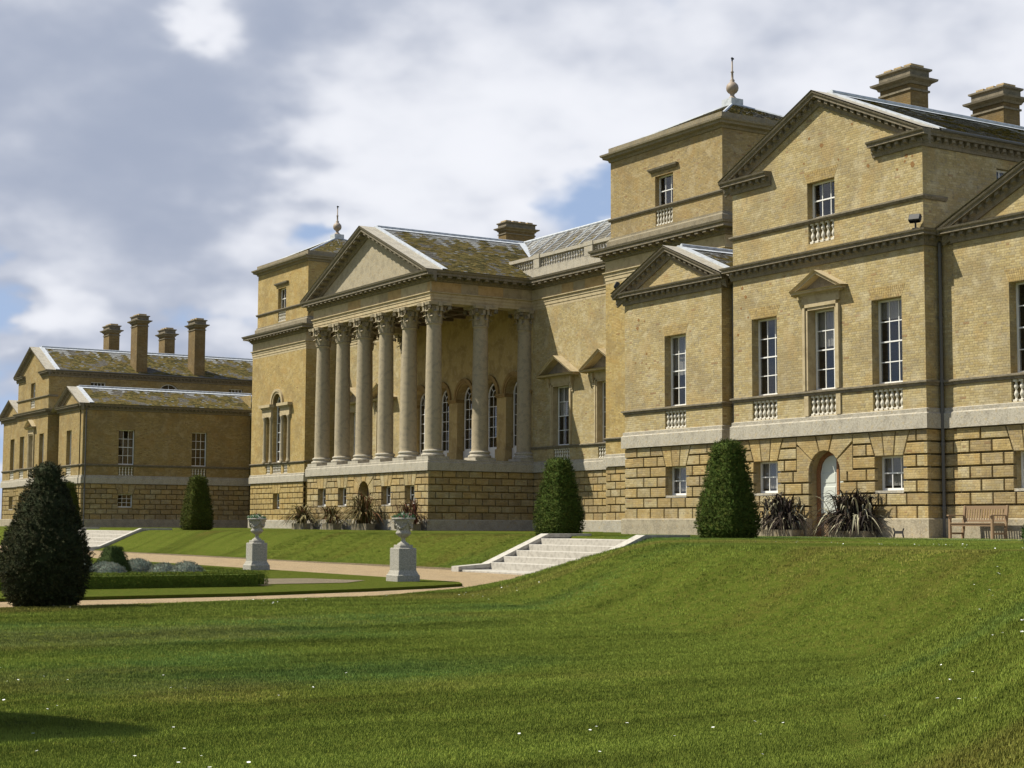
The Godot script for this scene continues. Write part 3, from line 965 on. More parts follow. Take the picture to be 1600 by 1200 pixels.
	modillions(md, F, Vector3(xm + 0.06, 13.66, 0), Vector3(xb1 - 0.2, 11.85, 0), 0.31, 0.13, -0.31, -0.165, 0.09, 0.21)
	path_modillions(md, sx, [Vector2(xb0, 0), Vector2(xb0 + 1.95, 0)], 11.62, 0.3, 0.13, -0.31, -0.165, 0.09, 0.21)
	path_modillions(md, sx, [Vector2(xb1 - 1.95, 0), Vector2(xb1, 0), Vector2(xb1, back)], 11.62, 0.3, 0.13, -0.31, -0.165, 0.09, 0.21)
	path_modillions(md, sx, [Vector2(xb0, back), Vector2(xb0, 0)], 11.62, 0.3, 0.13, -0.31, -0.165, 0.09, 0.21)
	mk(co, "cornice", M.trim, o)
	tag(mk(md, "modillions", M.trim, o), "", "", "", "stuff")
	# ---- roofs: stone coping along the gable, lead strip, slate, lead ridge
	for g in [[xb0 - 0.36, xb1 + 0.36, 11.64, 13.73, 0.36, back], [xa - 0.36, xb0 + 0.02, 8.78, 10.14, -0.14, zE - 1.2, (xa + xa1) / 2], [xb1 - 0.02, xc + 0.36, 8.78, 10.14, -0.14, zE - 1.2, (xc0 + xc) / 2]]:
		var mid: float = g[6] if g.size() > 6 else (g[0] + g[1]) / 2
		var zf: float = g[4]
		var zb: float = g[5]
		var zc := zf - (0.85 if near else 0.9)
		var cp := MB.new().at(F)
		var rf := MB.new().at(F)
		var ld := MB.new().at(F)
		for s in [0, 1]:
			var xe: float = g[s]
			var half: float = (g[1] - g[0]) / 2 if g.size() < 7 else (mid - (xa - 0.36) if g[0] < xb0 else (xc + 0.36) - mid)
			var slp: float = (g[3] - g[2]) / half
			var ye: float = g[3] - slp * absf(xe - mid)
			var A := Vector3(xe, ye, zf)
			var B := Vector3(mid, g[3], zf)
			var A2 := Vector3(xe, ye, zc)
			var B2 := Vector3(mid, g[3], zc)
			var A3 := Vector3(xe, ye, zb)
			var B3 := Vector3(mid, g[3], zb)
			if s == 0:
				cp.quad(A, B, B2, A2)
				slope(rf, A3 + Vector3(0, -0.02, 0), A2 + Vector3(0, -0.02, 0), B2 + Vector3(0, -0.02, 0), B3 + Vector3(0, -0.02, 0), 0.2, 0.3 if near else 0.75)
			else:
				cp.quad(B, A, A2, B2)
				slope(rf, A2 + Vector3(0, -0.02, 0), A3 + Vector3(0, -0.02, 0), B3 + Vector3(0, -0.02, 0), B2 + Vector3(0, -0.02, 0), 0.2, 0.3 if near else 0.75)
			var dx := 0.16
			var up := Vector3(0, 0.05, 0)
			var fz := Vector3(0, 0, dx)
			if s == 0:
				ld.quad(A2 + up + fz, B2 + up + fz, B2 + up - fz, A2 + up - fz)
				ld.quad(A2 + fz, B2 + fz, B2 + up + fz, A2 + up + fz)
			else:
				ld.quad(B2 + up + fz, A2 + up + fz, A2 + up - fz, B2 + up - fz)
				ld.quad(B2 + fz, A2 + fz, A2 + up + fz, B2 + up + fz)
			# lead dressed down from the ridge
			var ap := Vector3((xe - mid) / absf(xe - mid) * 0.28, -slp * 0.28, 0) + Vector3(0, 0.035, 0)
			if s == 0:
				ld.quad(B3 + ap, B2 + ap, B2 + Vector3(0, 0.04, 0), B3 + Vector3(0, 0.04, 0))
			else:
				ld.quad(B2 + ap, B3 + ap, B3 + Vector3(0, 0.04, 0), B2 + Vector3(0, 0.04, 0))
		bar(ld, Vector3(mid, g[3] + 0.06, zc), Vector3(mid, g[3] + 0.06, zb), 0.07)
		mk(cp, "coping", M.stone, o)
		mk(rf, "roof", M.slate, o)
		mk(ld, "lead_flashing", M.lead, o)
	# gutters along the upper eaves
	var gu := MB.new().at(F)
	for s in [[xb0 - 0.36], [xb1 + 0.36]]:
		bar(gu, Vector3(s[0], 11.63, -0.4), Vector3(s[0], 11.63, back), 0.05)
	mk(gu, "gutter", M.pipe, o)
	# ---- windows
	window(o, F, wa, YS + 0.01, 1.22, 2.49, zA - 0.28, 3, 4, 0.55, not near)
	for u in wb:
		window(o, F, u, YS + 0.01, 1.22, 2.49, -0.28, 3, 4, 0.45 if u == wb[1] else (0.22 if u == wb[2] else 0.0), not near)
	window(o, F, wc, YS + 0.01, 1.22, 2.49, zA - 0.28, 3, 4, 0.0, not near)
	window(o, F, xm, 9.8, 1.22, 1.14, -0.22, 3, 2, 0.0, not near)
	for q in lowers:
		var zz: float = 0.0 if (q[0] > xb0 and q[0] < xb1) else zA
		var lw := window(o, F, q[0], 1.37, q[1] * 2, 1.0, zz - 0.3, 3, 2, 0.85, not near)
		var si := MB.new()
		si.box(-q[1], q[1], -0.078, 0.0, -0.06, 0.29)
		put(si.mesh(), "sill", M.stone, lw)
	if not near:
		window(o, L, -3.76, YS + 0.01, 1.18, 2.49, -xa - 0.22, 3, 4, 0.0)
		window(o, L, -9.24, YS + 0.01, 1.16, 2.49, -xa - 0.22, 3, 4, 0.0)
		window(o, L, -3.76, 1.42, 1.08, 0.95, -xa - 0.22, 3, 3, 0.0)
		window(o, L, -3.72, 10.42, 1.15, 0.48, -xb0 - 0.15, 4, 1, 0.0, true)
		window(o, L, -14.78, 10.42, 1.15, 0.48, -xb0 - 0.15, 4, 1, 0.0, true)
		arched_window(o, L, -9.3, 10.08, 1.8, 0.04, -xb0 - 0.15, 5, 1)
		for c in [-3.76, -9.24]:
			balusters(o, L, c - 0.56, c + 0.56, 3.7, 4.31, -xa - 0.1, 5)
	else:
		window(o, R, 3.62, 10.42, 1.15, 0.48, xb1 - 0.15, 4, 1, 0.0, true)
	# ---- balusters under the windows
	balusters(o, F, wa - 0.6, wa + 0.6, 3.7, 4.31, zA - 0.09, 6)
	for u in wb:
		balusters(o, F, u - 0.6, u + 0.6, 3.7, 4.31, -0.09, 6)
	balusters(o, F, wc - 0.6, wc + 0.6, 3.7, 4.31, zA - 0.09, 6)
	balusters(o, F, xm - 0.58, xm + 0.58, 9.03, 9.67, -0.09, 5)
	# ---- stone surround of the middle window
	aedicule(o, F, xm, YS + 0.02, 0.6, 6.95, 1.14, 8.13, 0.0)
	# blocks beside the baluster panel
	var bp := MB.new().at(F)
	for s in [-1.0, 1.0]:
		bp.box(minf(xm + s * 0.61, xm + s * 0.8), maxf(xm + s * 0.61, xm + s * 0.8), 3.69, 4.31, -0.05, 0.05)
	mk(bp, "pedestal", M.ashlar, o)
	# ---- door
	var dr := sub(o, "door", spot(F, xm, 0, -0.36))
	var fm := MB.new()
	fm.box(-0.69, -0.56, 0.0, 1.93, -0.09, 0.03)
	fm.box(0.56, 0.69, 0.0, 1.93, -0.09, 0.03)
	arc_bar(fm, 1.93, 0.56, 0.7, -0.09, 0.03)
	fm.box(0.18, 0.27, 0.0, 2.46, -0.06, 0.02)
	put(fm.mesh(), "frame", M.door_wood, dr)
	for q in [[-0.56, 0.18, 5], [0.27, 0.56, 5]]:
		var lf := MB.new()
		var pts := [Vector2(q[0], 0.72), Vector2(q[1], 0.72)]
		for k in 9:
			var xx: float = lerpf(q[1], q[0], k / 8.0)
			pts.append(Vector2(xx, 1.93 + sqrt(maxf(0.0, 0.56 * 0.56 - xx * xx))))
		lf.slab(pts, -0.02, 0.04, 0.004)
		put(lf.mesh(), "leaf", M.door, dr)
		for k in 3:
			var pn := MB.new()
			pn.slab([Vector2(q[0] + 0.07, 0.8 + k * 0.42), Vector2(q[1] - 0.07, 0.8 + k * 0.42), Vector2(q[1] - 0.07, 1.12 + k * 0.42), Vector2(q[0] + 0.07, 1.12 + k * 0.42)], -0.006, 0.02, 0.016)
			put(pn.mesh(), "panel", M.door, dr)
		var lp := MB.new()
		lp.slab([Vector2(q[0], 0.02), Vector2(q[1], 0.02), Vector2(q[1], 0.715), Vector2(q[0], 0.715)], -0.015, 0.04, 0.006)
		put(lp.mesh(), "kick_board", M.teak, dr)
	# ---- flat brick arches over the plain windows
	if near:
		for q in [[wa, 0.61, 6.96, zA], [wb[0], 0.61, 6.96, 0.0], [wb[2], 0.61, 6.96, 0.0], [wc, 0.61, 6.96, zA], [xm, 0.61, 10.94, 0.0]]:
			var ab := MB.new().at(F)
			for k in 19:
				var fa := -1.0 + 2.0 * k / 19.0
				var fb := -1.0 + 2.0 * (k + 1) / 19.0
				ab.slab([Vector2(q[0] + fa * q[1] + 0.004, q[2] + 0.002), Vector2(q[0] + fb * q[1] - 0.004, q[2] + 0.002), Vector2(q[0] + fb * (q[1] + 0.16) - 0.004, q[2] + 0.36), Vector2(q[0] + fa * (q[1] + 0.16) + 0.004, q[2] + 0.36)], q[3] + 0.006, 0.02, 0.002)
			tag(mk(ab, "brick_arch", M.brick_c, o), "", "", "", "stuff")
	# ---- rainwater pipes in the angles
	for q in [[xb1 + 0.12, zl + 0.1], [xa1 + 0.14, zs + 0.1], [xa - 0.1, -0.75]]:
		var pp := MB.new().at(F)
		bar(pp, Vector3(q[0], 0.0, q[1]), Vector3(q[0], 8.4, q[1]), 0.05)
		for k in 5:
			bar(pp, Vector3(q[0], 0.8 + k * 1.8, q[1]), Vector3(q[0], 0.9 + k * 1.8, q[1]), 0.068)
		mk(pp, "downpipe", M.pipe, o)
	# ---- spalled bricks showing their orange core
	if near:
		var sp2 := MB.new().at(F)
		for q in [[33.73, 7.71, 0.09], [34.07, 7.63, 0.05], [33.65, 7.41, 0.1], [34.99, 7.17, 0.05], [34.19, 6.44, 0.06], [33.53, 6.17, 0.05], [33.92, 6.14, 0.05], [34.38, 5.92, 0.04], [33.6, 5.1, 0.04], [40.12, 8.05, 0.08], [40.28, 7.74, 0.08], [40.05, 7.39, 0.05], [39.88, 6.54, 0.07], [40.4, 7.06, 0.05], [43.38, 12.34, 0.07], [43.95, 12.02, 0.1], [45.28, 12.41, 0.05], [43.13, 11.6, 0.05], [44.68, 11.44, 0.05], [45.93, 11.01, 0.08], [47.49, 11.02, 0.08], [47.71, 10.96, 0.05], [47.73, 10.71, 0.12], [47.43, 10.86, 0.05], [47.12, 10.67, 0.05]]:
			var zz2: float = 0.003 if q[0] > xb0 else zA + 0.003
			var pg := []
			for k in 9:
				var an := TAU * k / 9.0
				pg.append(Vector3(q[0] + cos(an) * q[2] * rng.randf_range(0.55, 1.1), q[1] + sin(an) * q[2] * rng.randf_range(0.5, 0.9), zz2))
			for k in 9:
				sp2.tri(Vector3(q[0], q[1], zz2), pg[k], pg[(k + 1) % 9])
		tag(mk(sp2, "spalled_brick", M.spall, o), "", "", "", "stuff")
	# ---- chimneys
	for z in [-7.1, -11.75]:
		chimney(o, sx, 40.45, z, 1.45, 0.86, 11.4, 16.36, M.brick_old, M.trim, 3)
	if not near:
		for z in [-7.1, -11.75]:
			chimney(o, sx, 47.3, z, 1.45, 0.86, 11.4, 16.3, M.brick_old, M.trim, 3)
	return o

# ------------------------------------------------------------------ Corinthian column (axis at the origin, foot at y = 0)
func column_parts() -> Dictionary:
	var d := {}
	var b := MB.new(true)
	b.lathe([Vector2(0.60, 0.16), Vector2(0.625, 0.2), Vector2(0.62, 0.27), Vector2(0.56, 0.3), Vector2(0.52, 0.33), Vector2(0.51, 0.37), Vector2(0.55, 0.4), Vector2(0.56, 0.45), Vector2(0.53, 0.49), Vector2(0.48, 0.51)], 28)
	b.st.set_smooth_group(-1)
	b.box(-0.63, 0.63, 0, 0.16, -0.63, 0.63)
	d.base = b.mesh()
	var s := MB.new(true)
	var pr := [Vector2(0.475, 0.5), Vector2(0.45, 0.56)]
	for i in 9:
		var t := i / 8.0
		pr.append(Vector2(0.445 - 0.06 * pow(t, 1.8), lerpf(0.6, 7.0, t)))
	pr.append_array([Vector2(0.385, 7.06), Vector2(0.42, 7.08), Vector2(0.435, 7.12), Vector2(0.42, 7.16), Vector2(0.38, 7.17)])
	s.lathe(pr, 32)
	d.shaft = s.mesh()
	var c := MB.new(true)
	c.lathe([Vector2(0.37, 7.15), Vector2(0.37, 7.5), Vector2(0.42, 7.8), Vector2(0.56, 8.04)], 20)
	c.st.set_smooth_group(-1)
	for tier in 2:
		for k in 8:
			var an := TAU * (k + 0.5 * tier) / 8.0
			var y0 := 7.17
			var h := 0.36 if tier == 0 else 0.62
			var prev := []
			for j in 7:
				var t := j / 6.0
				var curl := maxf(0.0, t - 0.62) / 0.38
				var r := 0.385 + 0.06 * t + 0.22 * curl * curl + 0.035 * tier
				var y := y0 + h * (sin(minf(t, 0.86) * PI * 0.56) / sin(0.86 * PI * 0.56)) - 0.09 * maxf(0.0, t - 0.86) / 0.14
				var wd := 0.14 * (1.0 - 0.45 * t * t) * (1.0 if j % 2 == 0 else 0.8)
				var row := [pt(an, r, y, -wd), pt(an, r + 0.035, y, 0.0), pt(an, r, y, wd)]
				if prev.size():
					c.quad(prev[0], prev[1], row[1], row[0])
					c.quad(prev[1], prev[2], row[2], row[1])
				prev = row
	for k in 4:   # corner volutes
		var an := TAU * (k + 0.5) / 4.0
		for s2 in [-1.0, 1.0]:
			var cx := Vector3(cos(an), 0, -sin(an))
			var tx: Vector3 = Vector3(sin(an), 0, cos(an)) * s2
			var prv := []
			for j in 10:
				var t := j / 9.0
				var a2 := -PI * 0.6 + t * PI * 1.9
				var rr := 0.15 * (1.0 - 0.6 * t)
				var o := cx * 0.84 + Vector3(0, 7.92, 0)
				var p := o + cx * (cos(a2 + PI) * rr) + Vector3(0, -sin(a2 + PI) * rr, 0)
				if j == 0:
					p = cx * 0.46 + Vector3(0, 7.66, 0)
				var row2 := [p + tx * 0.0, p + tx * 0.085]
				if prv.size():
					c.quad(prv[0], prv[1], row2[1], row2[0])
				prv = row2
			c.at(Transform3D(Basis.from_euler(Vector3(0, an, 0)), Vector3(0, 0, 0)))
			c.box(0.76, 0.94, 7.84, 8.0, -0.08, 0.08)
			c.at(Transform3D.IDENTITY)
	for k in 4:   # middle scrolls and flowers on each side
		c.at(Transform3D(Basis.from_euler(Vector3(0, TAU * k / 4.0, 0)), Vector3.ZERO))
		c.box(0.5, 0.7, 7.98, 8.185, -0.1, 0.1)
		c.box(0.44, 0.6, 7.74, 7.97, -0.19, -0.05)
		c.box(0.44, 0.6, 7.74, 7.97, 0.05, 0.19)
	c.at(Transform3D.IDENTITY)
	# abacus with hollow sides
	var ring := []
	for k in 4:
		for j in 6:
			var a3 := TAU * (k + j / 6.0) / 4.0 + PI / 4.0
			var off := j / 6.0
			var r3 := lerpf(0.98, 0.64, sin(off * PI)) if j > 0 else 0.98
			ring.append(Vector3(cos(a3) * r3, 0, -sin(a3) * r3))
	for i in ring.size():
		var p: Vector3 = ring[i]
		var q: Vector3 = ring[(i + 1) % ring.size()]
		c.quad(p * 0.95 + Vector3(0, 8.04, 0), q * 0.95 + Vector3(0, 8.04, 0), q + Vector3(0, 8.19, 0), p + Vector3(0, 8.19, 0))
		c.tri(Vector3(0, 8.19, 0), p + Vector3(0, 8.19, 0), q + Vector3(0, 8.19, 0))
		c.tri(Vector3(0, 8.04, 0), q * 0.95 + Vector3(0, 8.04, 0), p * 0.95 + Vector3(0, 8.04, 0))
	d.capital = c.mesh()
	return d

func pt(an: float, r: float, y: float, side: float) -> Vector3:
	return Vector3(cos(an) * r + sin(an) * side, y, -sin(an) * r + cos(an) * side)

# ------------------------------------------------------------------ the central block with its portico and corner towers
func house() -> Node3D:
	var o := base("great_house", Vector3.ZERO)
	var F := face("front")
	var R := face("right")
	var L := face("left")
	var zM := -12.78
	var zP := -6.35
	var zT := -10.6
	var xP := 7.42
	var t0 := 17.24
	var t1 := 26.28
	var zTb := -19.7
	var yw := YE - 1.62
	var tc := (t0 + t1) / 2
	var mw := [10.1, 14.2]   # main floor windows beside the portico
	# ---- walls
	var w := MB.new().at(F)
	for s in [-1.0, 1.0]:
		var hs := []
		for u in mw:
			hs.append([s * u - 0.78, s * u + 0.78, YS + 0.01, 7.58, 0.4, false])
			hs.append([s * u - 0.76, s * u + 0.76, 3.7, 4.31, 0.24, false])
			w.quad(Vector3(s * u - 0.76, 3.7, zM - 0.24), Vector3(s * u + 0.76, 3.7, zM - 0.24), Vector3(s * u + 0.76, 4.31, zM - 0.24), Vector3(s * u - 0.76, 4.31, zM - 0.24))
		w.wall(minf(s * 7.3, s * t0), maxf(s * 7.3, s * t0), YB, YE, zM, hs)
		mk(w, "wall", M.brick, o)
		w = MB.new().at(F)
	for s in [-1.0, 1.0]:
		var tw := MB.new().at(face("left", s))
		tw.wall(zM, zT, YB, YE, -t0, [])
		tw.at(face("right", s))
		tw.wall(-zT, -zTb, YB, YE, t1, [])
		tw.at(F)
		var c: float = s * tc
		tw.wall(c - 4.52, c + 4.52, YB, YE, zT, [[c - 0.72, c + 0.72, YS + 0.01, 8.46, 0.4, true], [c - 1.82, c - 1.14, YS + 0.01, 7.62, 0.4, false], [c + 1.14, c + 1.82, YS + 0.01, 7.62, 0.4, false], [c - 0.75, c + 0.75, 3.7, 4.31, 0.24, false], [c - 1.8, c - 1.12, 3.7, 4.31, 0.24, false], [c + 1.12, c + 1.8, 3.7, 4.31, 0.24, false]])
		tw.quad(Vector3(c - 2.0, 3.7, zT - 0.24), Vector3(c + 2.0, 3.7, zT - 0.24), Vector3(c + 2.0, 4.32, zT - 0.24), Vector3(c - 2.0, 4.32, zT - 0.24))
		mk(tw, "tower_wall", M.brick_warm, o)
	# portico back wall, painted render, five arches
	var pw := MB.new().at(F)
	var ah := []
	for k in range(-2, 3):
		ah.append([k * 2.7 - 0.86, k * 2.7 + 0.86, 3.72, 7.55, 0.5, true])
	pw.wall(-7.3, 7.3, YT, yw + 0.75, zM + 0.004, ah)
	mk(pw, "portico_wall", M.stucco, o)
	var av := MB.new().at(F)
	for k in range(-2, 3):
		arc_bar(av, 7.55, 0.87, 0.99, zM - 0.02, zM + 0.07, k * 2.7)
		arc_bar(av, 7.55, 0.992, 1.16, zM - 0.02, zM + 0.11, k * 2.7)
	for k in range(-3, 3):   # piers, their bases and imposts
		var c: float = k * 2.7 + 1.35
		if absf(c) > 7.0:
			c = signf(c) * 6.62
			av.box(c - 0.44, c + 0.44, 7.36, 7.45, zM - 0.45, zM + 0.09)
			av.box(c - 0.47, c + 0.47, 7.452, 7.55, zM - 0.45, zM + 0.13)
		else:
			av.box(c - 0.5, c + 0.5, 7.36, 7.45, zM - 0.45, zM + 0.09)
			av.box(c - 0.53, c + 0.53, 7.452, 7.55, zM - 0.45, zM + 0.13)
	mk(av, "arch_moulding", M.stucco_dark, o)
	for k in range(-2, 2):
		var pb := MB.new().at(F)
		var c: float = k * 2.7 + 1.35
		pb.box(c - 0.54, c + 0.54, YT, 4.5, zM - 0.3, zM + 0.08)
		mk(pb, "pier_base", M.stucco, o)
	for k in range(-2, 3):
		arched_window(o, F, k * 2.7, 4.55, 1.5, 3.0, zM - 0.42, 3, 5)
		var pn := MB.new().at(F)
		pn.box(k * 2.7 - 0.86, k * 2.7 + 0.86, 3.7, 4.55, zM - 0.48, zM - 0.4)
		mk(pn, "apron_panel", M.paint, o)
	# ---- rusticated basement
	var bw := MB.new().at(F)
	var dp := 0.13
	var pod := []
	var pod_r := []
	for u in [-5.4, -2.7, 2.7, 5.4]:
		pod.append([u - 0.54, u + 0.54, 1.29, 2.36, 0.35, false])
		pod_r.append([u, 0.54, 1.29, 2.36, "win"])
	pod.append([-0.66, 0.66, 0.0, 2.02, 0.6, true])
	pod_r.append([0.0, 0.66, 0.0, 2.02, "door"])
	bw.wall(-xP, xP, 0, YB, zP - dp, pod)
	for s in [-1.0, 1.0]:
		bw.wall(minf(s * xP, s * t0), maxf(s * xP, s * t0), 0, YB, zM - dp, [])
		bw.wall(s * tc - 4.52, s * tc + 4.52, 0, YB, zT - dp, [[s * tc - 0.55, s * tc + 0.55, 1.29, 2.37, 0.35, false]])
	bw.at(R)
	bw.wall(-zP + dp, -zM, 0, YB, xP - dp, [])
	bw.wall(-zT + dp, -zM, 0, YB, -t0 - dp, [])
	bw.at(L)
	bw.wall(zM, zP - dp, 0, YB, xP - dp, [])
	bw.wall(zM, zT, 0, YB, -t0 - dp, [])
	bw.wall(zTb, zT, 0, YB, t1 - dp, [])
	var basement := mk(bw, "basement", M.brick_warm, o)
	var stuff := MB.new()
	rustic(basement, F, -xP, xP, zP, pod_r, true, stuff, 0.1)
	rustic(basement, R, -zP, -zM, xP, [], true, stuff, 0.05)
	rustic(basement, F, xP, t0, zM, [], true, stuff)
	rustic(basement, F, t0, t1, zT, [[tc, 0.55, 1.29, 2.37, "win"]], true, stuff)
	rustic(basement, F, -t1, -t0, zT, [[-tc, 0.55, 1.29, 2.37, "win"]], false, stuff)
	rustic(basement, R, -zT, -zM, -t0, [], false, stuff)
	rustic(basement, F, -t0, -xP, zM, [], false, stuff)
	tag(mk(stuff, "rusticated_blocks", M.brick_warm, o), "", "", "", "stuff")
	for u in [-5.4, -2.7, 2.7, 5.4]:
		var lw := window(o, F, u, 1.37, 1.08, 0.99, zP - 0.33, 3, 2)
		var si := MB.new()
		si.box(-0.54, 0.54, -0.078, 0.0, -0.06, 0.31)
		put(si.mesh(), "sill", M.stone, lw)
	for s in [-1.0, 1.0]:
		window(o, F, s * tc, 1.37, 1.1, 1.0, zT - 0.33, 3, 2, 0.0, true)
	var dd := MB.new().at(F)
	dd.slab([Vector2(-0.66, 0.0), Vector2(0.66, 0.0), Vector2(0.66, 2.02), Vector2(0.45, 2.5), Vector2(0.0, 2.69), Vector2(-0.45, 2.5), Vector2(-0.66, 2.02)], zP - 0.55, 0.06, 0.01)
	mk(dd, "door", M.dark_wood, o)
	# ---- stone courses
	var front := [Vector2(-t1, zTb), Vector2(-t1, zT), Vector2(-t0, zT), Vector2(-t0, zM), Vector2(-xP, zM), Vector2(-xP, zP), Vector2(xP, zP), Vector2(xP, zM), Vector2(t0, zM), Vector2(t0, zT), Vector2(t1, zT), Vector2(t1, zTb)]
	var pl := MB.new().at(F)
	pl.path(PLINTH, front.slice(0, 6) + [Vector2(-0.66, zP)], 0.0)
	pl.path(PLINTH, [Vector2(0.66, zP)] + front.slice(6), 0.0)
	mk(pl, "plinth", M.stone, o)
	var bd := MB.new().at(F)
	bd.path(BAND, front, 0.0)
	mk(bd, "stone_band", M.stone, o)
	var sc := MB.new().at(F)
	sc.path(STRING, [Vector2(-t1, zTb), Vector2(-t1, zT), Vector2(-t0, zT), Vector2(-t0, zM), Vector2(-7.25, zM)], 0.0)
	mk(sc, "string_course", M.trim, o)
	sc = MB.new().at(F)
	sc.path(STRING, [Vector2(7.25, zM), Vector2(t0, zM), Vector2(t0, zT), Vector2(t1, zT), Vector2(t1, zTb)], 0.0)
	mk(sc, "string_course", M.trim, o)
	# portico floor
	var pf := MB.new().at(F)
	pf.box(-xP, xP, YT - 0.3, YT + 0.005, zM - 0.6, zP)
	mk(pf, "portico_floor", M.stone, o)
	# ---- entablature
	var bx := 7.2
	var zb := -6.52
	var ent := [Vector2(-t1, zTb), Vector2(-t1, zT), Vector2(-t0, zT), Vector2(-t0, zM), Vector2(-bx, zM), Vector2(-bx, zb), Vector2(bx, zb), Vector2(bx, zM), Vector2(t0, zM), Vector2(t0, zT), Vector2(t1, zT), Vector2(t1, zTb)]
	var ar := MB.new().at(F)
	ar.path(ARCHITRAVE, ent, YE)
	# underside and inner faces of the portico beams
	ar.box(-bx, bx, yw, yw + 1.0, zb - 0.9, zb - 0.002)
	for s in [-1.0, 1.0]:
		ar.box(minf(s * (bx - 0.9), s * (bx - 0.002)), maxf(s * (bx - 0.9), s * (bx - 0.002)), yw + 0.001, yw + 1.0, zM, zb - 0.9)
	mk(ar, "entablature", M.ashlar, o)
	var co := MB.new().at(F)
	co.path(GREAT, ent, YE)
	var md := MB.new()
	path_modillions(md, 1.0, ent, YE, 0.56, 0.24, -0.41, -0.265, 0.18, 0.5)
	# pediment of the portico
	var rk := [Vector2(0.0, -0.6), Vector2(0.1, -0.56), Vector2(0.12, -0.46), Vector2(0.19, -0.43), Vector2(0.19, -0.27), Vector2(0.54, -0.27), Vector2(0.54, -0.14), Vector2(0.6, -0.1), Vector2(0.64, 0.0), Vector2(0.0, 0.04)]
	co.at(F)
	var ax := 16.9
	co.sweep(rk, Vector3(-bx - 0.64, YE - 0.02, zb), Vector3(0, ax, zb), 0.0, 1e-6)
	co.sweep(rk, Vector3(0, ax, zb), Vector3(bx + 0.64, YE - 0.02, zb), 1e-6, 0.0)
	modillions(md, F, Vector3(-6.9, YE + 0.42, zb), Vector3(-0.1, ax - 0.05, zb), 0.56, 0.24, -0.43, -0.275, 0.18, 0.5)
	modillions(md, F, Vector3(0.1, ax - 0.05, zb), Vector3(6.9, YE + 0.42, zb), 0.56, 0.24, -0.43, -0.275, 0.18, 0.5)
	mk(co, "cornice", M.trim, o)
	tag(mk(md, "modillions", M.trim, o), "", "", "", "stuff")
	var ty := MB.new().at(F)
	ty.tri(Vector3(-bx, YE, zb + 0.02), Vector3(bx, YE, zb + 0.02), Vector3(0, ax - 0.25, zb + 0.02))
	mk(ty, "tympanum", M.stone_plinth, o)
	# single frieze stones of different tone
	var tones := [M.ashlar, M.ashlar_b, M.ashlar_c, M.ashlar]
	for seg in [[F, -bx + 0.05, bx - 0.05, zb], [R, -zb + 0.05, -zM - 0.1, bx], [F, bx + 0.1, t0 - 0.1, zM], [F, t0 + 0.05, t1 - 0.05, zT]]:
		var u: float = seg[1]
		while u < seg[2] - 0.2:
			var e := minf(u + rng.randf_range(0.8, 1.7), seg[2])
			var fs := MB.new().at(seg[0])
			fs.slab([Vector2(u + 0.004, YE - 1.05), Vector2(e - 0.004, YE - 1.05), Vector2(e - 0.004, YE - 0.55), Vector2(u + 0.004, YE - 0.55)], seg[3] + 0.028, 0.02, 0.003)
			mk(fs, "frieze_stone", tones[rng.randi() % 4], o)
			u = e
	# portico ceiling with dark beams
	var ce := MB.new().at(F)
	ce.box(-6.4, 6.4, yw + 0.55, yw + 0.65, zM, zb - 0.88)
	for k in range(-4, 5):
		ce.box(k * 1.4 - 0.1, k * 1.4 + 0.1, yw + 0.3, yw + 0.551, zM + 0.05, zb - 0.89)
	for k in 3:
		ce.box(-6.3, 6.3, yw + 0.303, yw + 0.553, zM + 1.2 + k * 1.5, zM + 1.4 + k * 1.5)
	mk(ce, "portico_ceiling", M.dark_wood, o)
	# ---- columns
	var cp := column_parts()
	var places := []
	for k in range(-3, 3):
		places.append(Vector2((k + 0.5) * 2.71, -6.97))
	for s in [-1.0, 1.0]:
		places.append(Vector2(s * 6.775, -9.8))
		places.append(Vector2(s * 6.775, -12.6))
	for p in places:
		var c := sub(o, "column", Transform3D(Basis.IDENTITY, Vector3(p.x, YT, p.y)))
		put(cp.base, "base", M.stone, c)
		put(cp.shaft, "shaft", M.column, c)
		put(cp.capital, "capital", M.column, c)
	# ---- portico roof running back into the main roof
	var cpg := MB.new().at(F)
	var rf := MB.new().at(F)
	var ld := MB.new().at(F)
	var zf := -5.86
	var zc := -7.0
	var xe := bx + 0.66
	var ye := YE + 0.02
	var ap := ax + 0.04
	for s in [-1.0, 1.0]:
		var A := Vector3(s * xe, ye, zf)
		var B := Vector3(0, ap, zf)
		var A2 := Vector3(s * xe, ye, zc)
		var B2 := Vector3(0, ap, zc)
		var A3 := Vector3(s * xe, ye, zM - 0.6)
		var B3 := Vector3(0, ap, -16.6)
		var dn := Vector3(0, -0.02, 0)
		var up := Vector3(0, 0.06, 0)
		var fz := Vector3(0, 0, 0.16)
		if s < 0:
			cpg.quad(A, B, B2, A2)
			slope(rf, A3 + dn, A2 + dn, B2 + dn, B3 + dn)
			ld.quad(A2 + up + fz, B2 + up + fz, B2 + up - fz, A2 + up - fz)
			ld.quad(A2 + fz, B2 + fz, B2 + up + fz, A2 + up + fz)
		else:
			cpg.quad(B, A, A2, B2)
			slope(rf, A2 + dn, A3 + dn, B3 + dn, B2 + dn)
			ld.quad(B2 + up + fz, A2 + up + fz, A2 + up - fz, B2 + up - fz)
			ld.quad(B2 + fz, A2 + fz, A2 + up + fz, B2 + up + fz)
			# lead valley gutter against the main roof
			ld.quad(Vector3(xe + 0.05, ye + 0.02, zM - 0.3), Vector3(xe + 0.05, ye + 0.02, zM - 0.62), Vector3(0.1, ap + 0.03, -16.75), Vector3(0.1, ap + 0.03, -16.3))
	bar(ld, Vector3(0, ap + 0.06, zc), Vector3(0, ap + 0.06, -16.7), 0.08)
	var sl := (ap - ye) / xe
